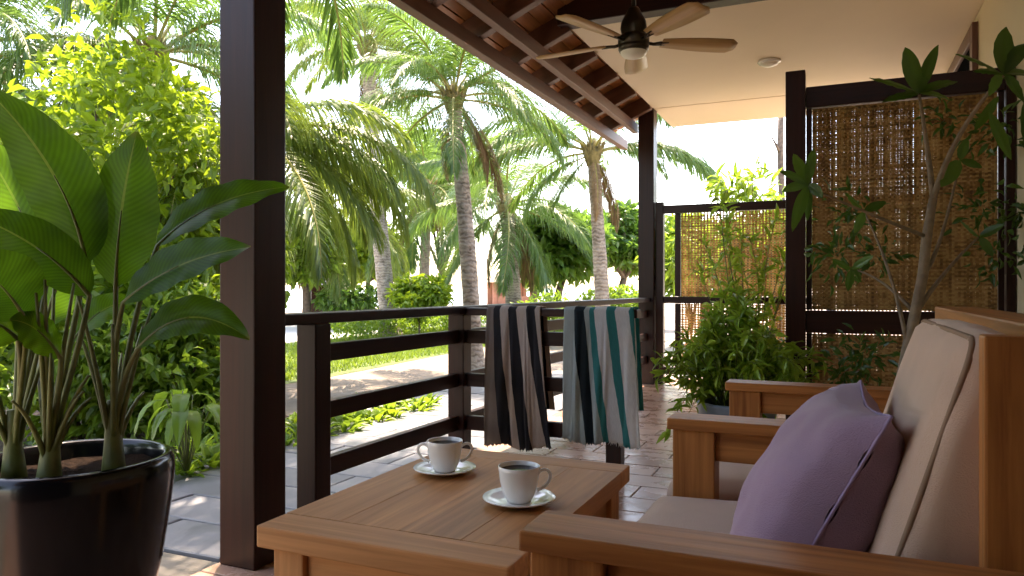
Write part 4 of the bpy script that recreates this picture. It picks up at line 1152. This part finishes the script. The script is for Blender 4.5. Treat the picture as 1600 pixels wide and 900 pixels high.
# low leafy plants in the strip beside the paving
for k in range(36):
    t = (k + rng.uniform(0, 0.6)) / 36; y = 2.75 + 2.6 * t; x = -3.30 + 0.22 * math.sin(k * 2.4)
    b = Vector((x, y, -0.074)); n_ = 34
    pl = thing('border_plant', 'low green border plant between the paving and the sandy path', 'plant', b, 'low border plants along the paving')
    a = rng.uniform(0, 6.28, n_); el = rng.uniform(0.2, 1.3, n_); r_ = rng.uniform(0.0, 0.09, n_)
    D = np.stack([np.cos(a) * np.cos(el), np.sin(a) * np.cos(el), np.sin(el)], 1)
    P = np.array(b) + np.stack([np.cos(a) * r_, np.sin(a) * r_, rng.uniform(0.0, 0.07, n_)], 1)
    N = np.stack([-np.cos(a) * 0.6, -np.sin(a) * 0.6, np.ones(n_)], 1)
    leaves('foliage', P, D, N, rng.uniform(0.07, 0.14, n_), rng.uniform(0.035, 0.06, n_), M['mid'] if k % 3 else M['lime'], pl)

# clipped low hedge across the lawn
hb = Vector((-8.75, 14.2, -0.078))
hed = thing('low_hedge', 'low clipped hedge along the far edge of the lawn', 'hedge', hb)
n_ = 5200
P = np.stack([rng.uniform(-0.45, 0.45, n_), rng.uniform(-2.9, 3.4, n_), 0.50 * rng.uniform(0.05, 1, n_) ** 0.6], 1)
P[:, 2] *= 1 - 0.5 * (np.abs(P[:, 0]) / 0.45) ** 3
P += np.array(hb) + rng.normal(size=(n_, 3)) * 0.03
D = nrm(rng.normal(size=(n_, 3)) + [0, 0, 0.5]); N = rng.normal(size=(n_, 3)) * 0.5 + [0, 0, 1]
leaves('foliage', P, D, N, rng.uniform(0.06, 0.12, n_), rng.uniform(0.03, 0.06, n_), M['mid'], hed)

# grass
n_ = 26000
gy = rng.uniform(5.5, 17.5, n_); gx = rng.uniform(-9.0, -5.45, n_) - 0.02 * gy
keep = rng.uniform(size=n_) < 1.0
P = np.stack([gx, gy, np.full(n_, -0.08)], 1)[keep]
D = nrm(np.stack([rng.normal(size=len(P)) * 0.5, rng.normal(size=len(P)) * 0.5, np.ones(len(P))], 1))
Sd = nrm(np.stack([rng.normal(size=len(P)), rng.normal(size=len(P)), np.zeros(len(P))], 1)); ln = rng.uniform(0.05, 0.11, len(P))[:, None]
V = np.stack([P - Sd * 0.009, P + Sd * 0.009, P + D * ln], 1).reshape(-1, 3)
tag(link('grass', mesh('grass', V, [(3 * k, 3 * k + 1, 3 * k + 2) for k in range(len(P))], M['grass'])), 'short sunlit lawn grass between the path and the hedge', 'grass', kind='stuff')

# palms
def P2(px, Z): return gz(px, Z, -0.09)
palm('palm with a slim straight grey trunk rising behind the railing corner post', P2(742, 9.1), at(709, 158, 9.1), 0.115, 0.62, 20, 'g', (0.06, 0.0), amin=-15, amax=86)
palm('tall palm with a mottled trunk left of the corner post, crown near the top', P2(610, 15.6), at(574, 75, 15.6), 0.19, 0.72, 22, 'y', (-0.1, 0), amin=-15)
palm('short stout palm right of the towels with two long sideways fronds', P2(945, 11.5), at(926, 242, 11.5), 0.125, 0.72, 9, 'g', (0.03, 0), extra=[(200, 15, 1.05), (24, 12, 1.1), (212, -20, 0.7), (190, 30, 0.8), (40, 20, 0.75), (228, -40, 0.5)], amin=5)
palm('palm with hanging green fronds between the two slim trunks', P2(806, 16.5), at(792, 325, 16.5), 0.20, 0.95, 18, 'g')
palm('palm behind the thick column with big arching yellowish fronds', P2(372, 7.4), at(385, 215, 7.4), 0.13, 0.70, 14, 'y', extra=[(30, 12, 1.0), (10, 30, 0.9), (40, -5, 1.0), (15, -15, 0.95), (50, 2, 0.8)], amin=-45, amax=28)
palm('tall palm hidden behind the thick column, fronds hanging in at the top', Vector((-4.0, 4.24, -0.09)), Vector((-3.75, 4.1, 4.2)), 0.12, 0.66, 22, 'g', amin=-30)
palm('dark green palm at the top left above the lime tree', P2(238, 9.5), at(238, 95, 9.5), 0.14, 0.95, 22, 'g')
palm('palm at the far left edge with greyish fronds', P2(-60, 8.5), at(-60, 90, 8.5), 0.13, 0.85, 20, 'g')
palm('background palm filling the gap between the trunks', P2(660, 24), at(668, 300, 24), 0.2, 1.2, 20, 'g')
palm('leaning background palm left of the mottled trunk', P2(530, 20), at(505, 330, 20), 0.2, 1.2, 20, 'y')

# broad round trees by the beach
def btree(label, px, Z, pyf, pyc, rx, rz, mat, L=0.26, W=0.12, ncl=44, per=85, tr=0.11, cl=0.25):
    b = gz(px, Z, -0.09)
    tree('beach_tree', label, b, at(px, pyf, Z), at(px, pyc, Z), (rx, rx * 0.9, rz), ncl, per, L, W, mat, M['bark'], tr, 'broad leaved trees near the beach', 'tree', cl, 9)
btree('round dark green tree left of the stout palm trunk', 880, 17.5, 435, 380, 1.35, 0.85, M['deep'])
btree('round green tree right of the stout palm trunk beside the far column', 975, 18.5, 435, 378, 1.2, 0.88, M['deep'])
btree('spreading tree with dark trunk far left below the palm fronds', 475, 19, 440, 385, 1.3, 1.0, M['mid'])
btree('pale green tree whose top shows between the palm trunks', 690, 27, 430, 290, 1.8, 2.0, M['mid'], 0.36, 0.16)
btree('yellow green tree behind the mottled palm trunk', 575, 26, 440, 390, 1.7, 1.2, M['lime'], 0.34, 0.16)
btree('small tree with a reddish trunk behind the towels', 840, 24, 440, 410, 1.2, 0.7, M['mid'], 0.3, 0.14)
btree('tree standing behind the woven fence at its left', 1100, 13, 430, 400, 1.3, 0.75, M['mid'], 0.2, 0.09)
btree('tree standing behind the woven fence at its right', 1215, 12, 430, 390, 1.1, 0.7, M['mid'], 0.2, 0.09)
shrub('croton_bush', 'yellow croton bush behind the railing left of the slim palm', 655, 15.0, 462, 0.62, 0.42, 24, 70, 0.17, 0.07, M['lime'], 'bushes near the beach', 'bush')
shrub('beach_bush', 'low green bush at the foot of the stout palm', 960, 15, 478, 0.9, 0.35, 22, 70, 0.15, 0.06, M['mid'], 'bushes near the beach', 'bush')
shrub('beach_bush', 'dark low bush between the path and the far left trunks', 545, 19, 470, 0.9, 0.4, 22, 60, 0.2, 0.08, M['deep'], 'bushes near the beach', 'bush')
shrub('beach_bush', 'green bush beyond the railing between the two towels', 860, 13, 490, 0.7, 0.3, 18, 70, 0.13, 0.05, M['mid'], 'bushes near the beach', 'bush')
# plants rising behind and over the woven fence
for px, Z, py, lab in [(1165, 8.0, 300, 'long leaved shrub showing its top above the woven fence'), (1080, 8.3, 400, 'green shrub seen through the left half of the woven fence'), (1215, 8.2, 330, 'long leaved shrub above the fence beside the screen post')]:
    shrub('fence_shrub', lab, px, Z, py, 0.34, 0.34, 7, 22, 0.20, 0.045, M['mid'], 'shrubs behind the woven fence', 'shrub', clump=0.4)
b = gz(1175, 6.3, 0.0)
cs_ = thing('climbing_shrub', 'loose shrub with long narrow leaves climbing in front of the woven fence', 'shrub', b)
Ps, Ds, Ns, Ls, Ws, stems = [], [], [], [], [], []
for k in range(15):
    e = at(rng.uniform(1085, 1262), rng.uniform(262, 440), 6.3 + rng.uniform(-0.3, 0.4)); c = b.lerp(e, 0.5) + Vector((rng.normal() * 0.08, rng.normal() * 0.05, 0.15))
    pth = bez(b + Vector((rng.normal() * 0.06, rng.normal() * 0.05, 0)), c, e, 10); stems.append(tube_geo(pth, [0.008 - 0.0006 * i for i in range(10)], 5))
    for i in range(4, 10):
        for q in range(3 if i < 9 else 8):
            d = (pth[i] - pth[i - 1]).normalized(); o = Vector(rng.normal(size=3)).normalized()
            Ps.append(pth[i - 1].lerp(pth[i], rng.uniform(0.2, 1))); Ds.append(d * 0.45 + o * 0.9); Ns.append(Vector((0, -0.4, 1)) + Vector(rng.normal(size=3)) * 0.5)
            Ls.append(rng.uniform(0.10, 0.19)); Ws.append(rng.uniform(0.028, 0.045))
V, Fc = join_geo(stems)
link('twigs', mesh('twigs', V, Fc, M['stem'], True), cs_)
leaves('foliage', Ps, Ds, Ns, np.array(Ls), np.array(Ws), M['pot_leaf'], cs_)
tp0 = gz(1221, 12.2)
dt = thing('bare_trunk', 'thin bare trunk rising against the sky beside the screen post', 'tree', tp0)
tube('trunk', [tp0, at(1222, 330, 12.2), at(1219, 230, 12.2), at(1221, 150, 12.2)], [0.06, 0.055, 0.05, 0.045], M['bark'], dt, 8)
tube('branch', [at(1219, 240, 12.2), at(1212, 225, 12.1), at(1206, 215, 12.1)], [0.03, 0.02, 0.012], M['bark'], dt, 6)

# far beach hut and dark pavilion
def hut(label, px, Z, w_, d_, zr_, zeave, ztop, wallm, roofm):
    b = gz(px, Z, -0.095)
    t = thing('beach_hut', label, 'hut', b, 'huts on the beach')
    for sx in (-1, 1):
        for sy in (-1, 1):
            box('pillar', (sx * w_ / 2 - 0.11, sy * d_ / 2 - 0.11, 0), (sx * w_ / 2 + 0.11, sy * d_ / 2 + 0.11, zeave), wallm, t, 0.02, loc=(0, 0, 0))
    box('wall', (-w_ / 2 + 0.12, d_ / 2 - 0.08, 0), (w_ / 2 - 0.12, d_ / 2 + 0.06, zeave), wallm, t, 0.02, loc=(0, 0, 0))
    box('counter', (-w_ / 2 + 0.12, -d_ / 2 - 0.06, 0), (w_ / 2 - 0.12, -d_ / 2 + 0.08, zeave * 0.45), wallm, t, 0.02, loc=(0, 0, 0))
    e = 0.45; V = [(-w_ / 2 - e, -d_ / 2 - e, zeave), (w_ / 2 + e, -d_ / 2 - e, zeave), (w_ / 2 + e, d_ / 2 + e, zeave), (-w_ / 2 - e, d_ / 2 + e, zeave), (-w_ * 0.15, 0, ztop), (w_ * 0.15, 0, ztop)]
    link('roof', mesh('roof', V, [(0, 1, 5, 4), (1, 2, 5), (2, 3, 4, 5), (3, 0, 4), (3, 2, 1, 0)], roofm), t, (0, 0, 0))
    t.rotation_euler = (0, 0, YAW + 0.2)
hut('small thatched beach hut with terracotta walls behind the palms', 797, 40, 2.0, 1.8, 0, 1.35, 2.1, M['hut_wall'], M['thatch'])
hut('dark timber pavilion far left beyond the lawn', 500, 26, 0.9, 0.9, 0, 1.15, 1.35, M['darkZ'], M['darkX'])
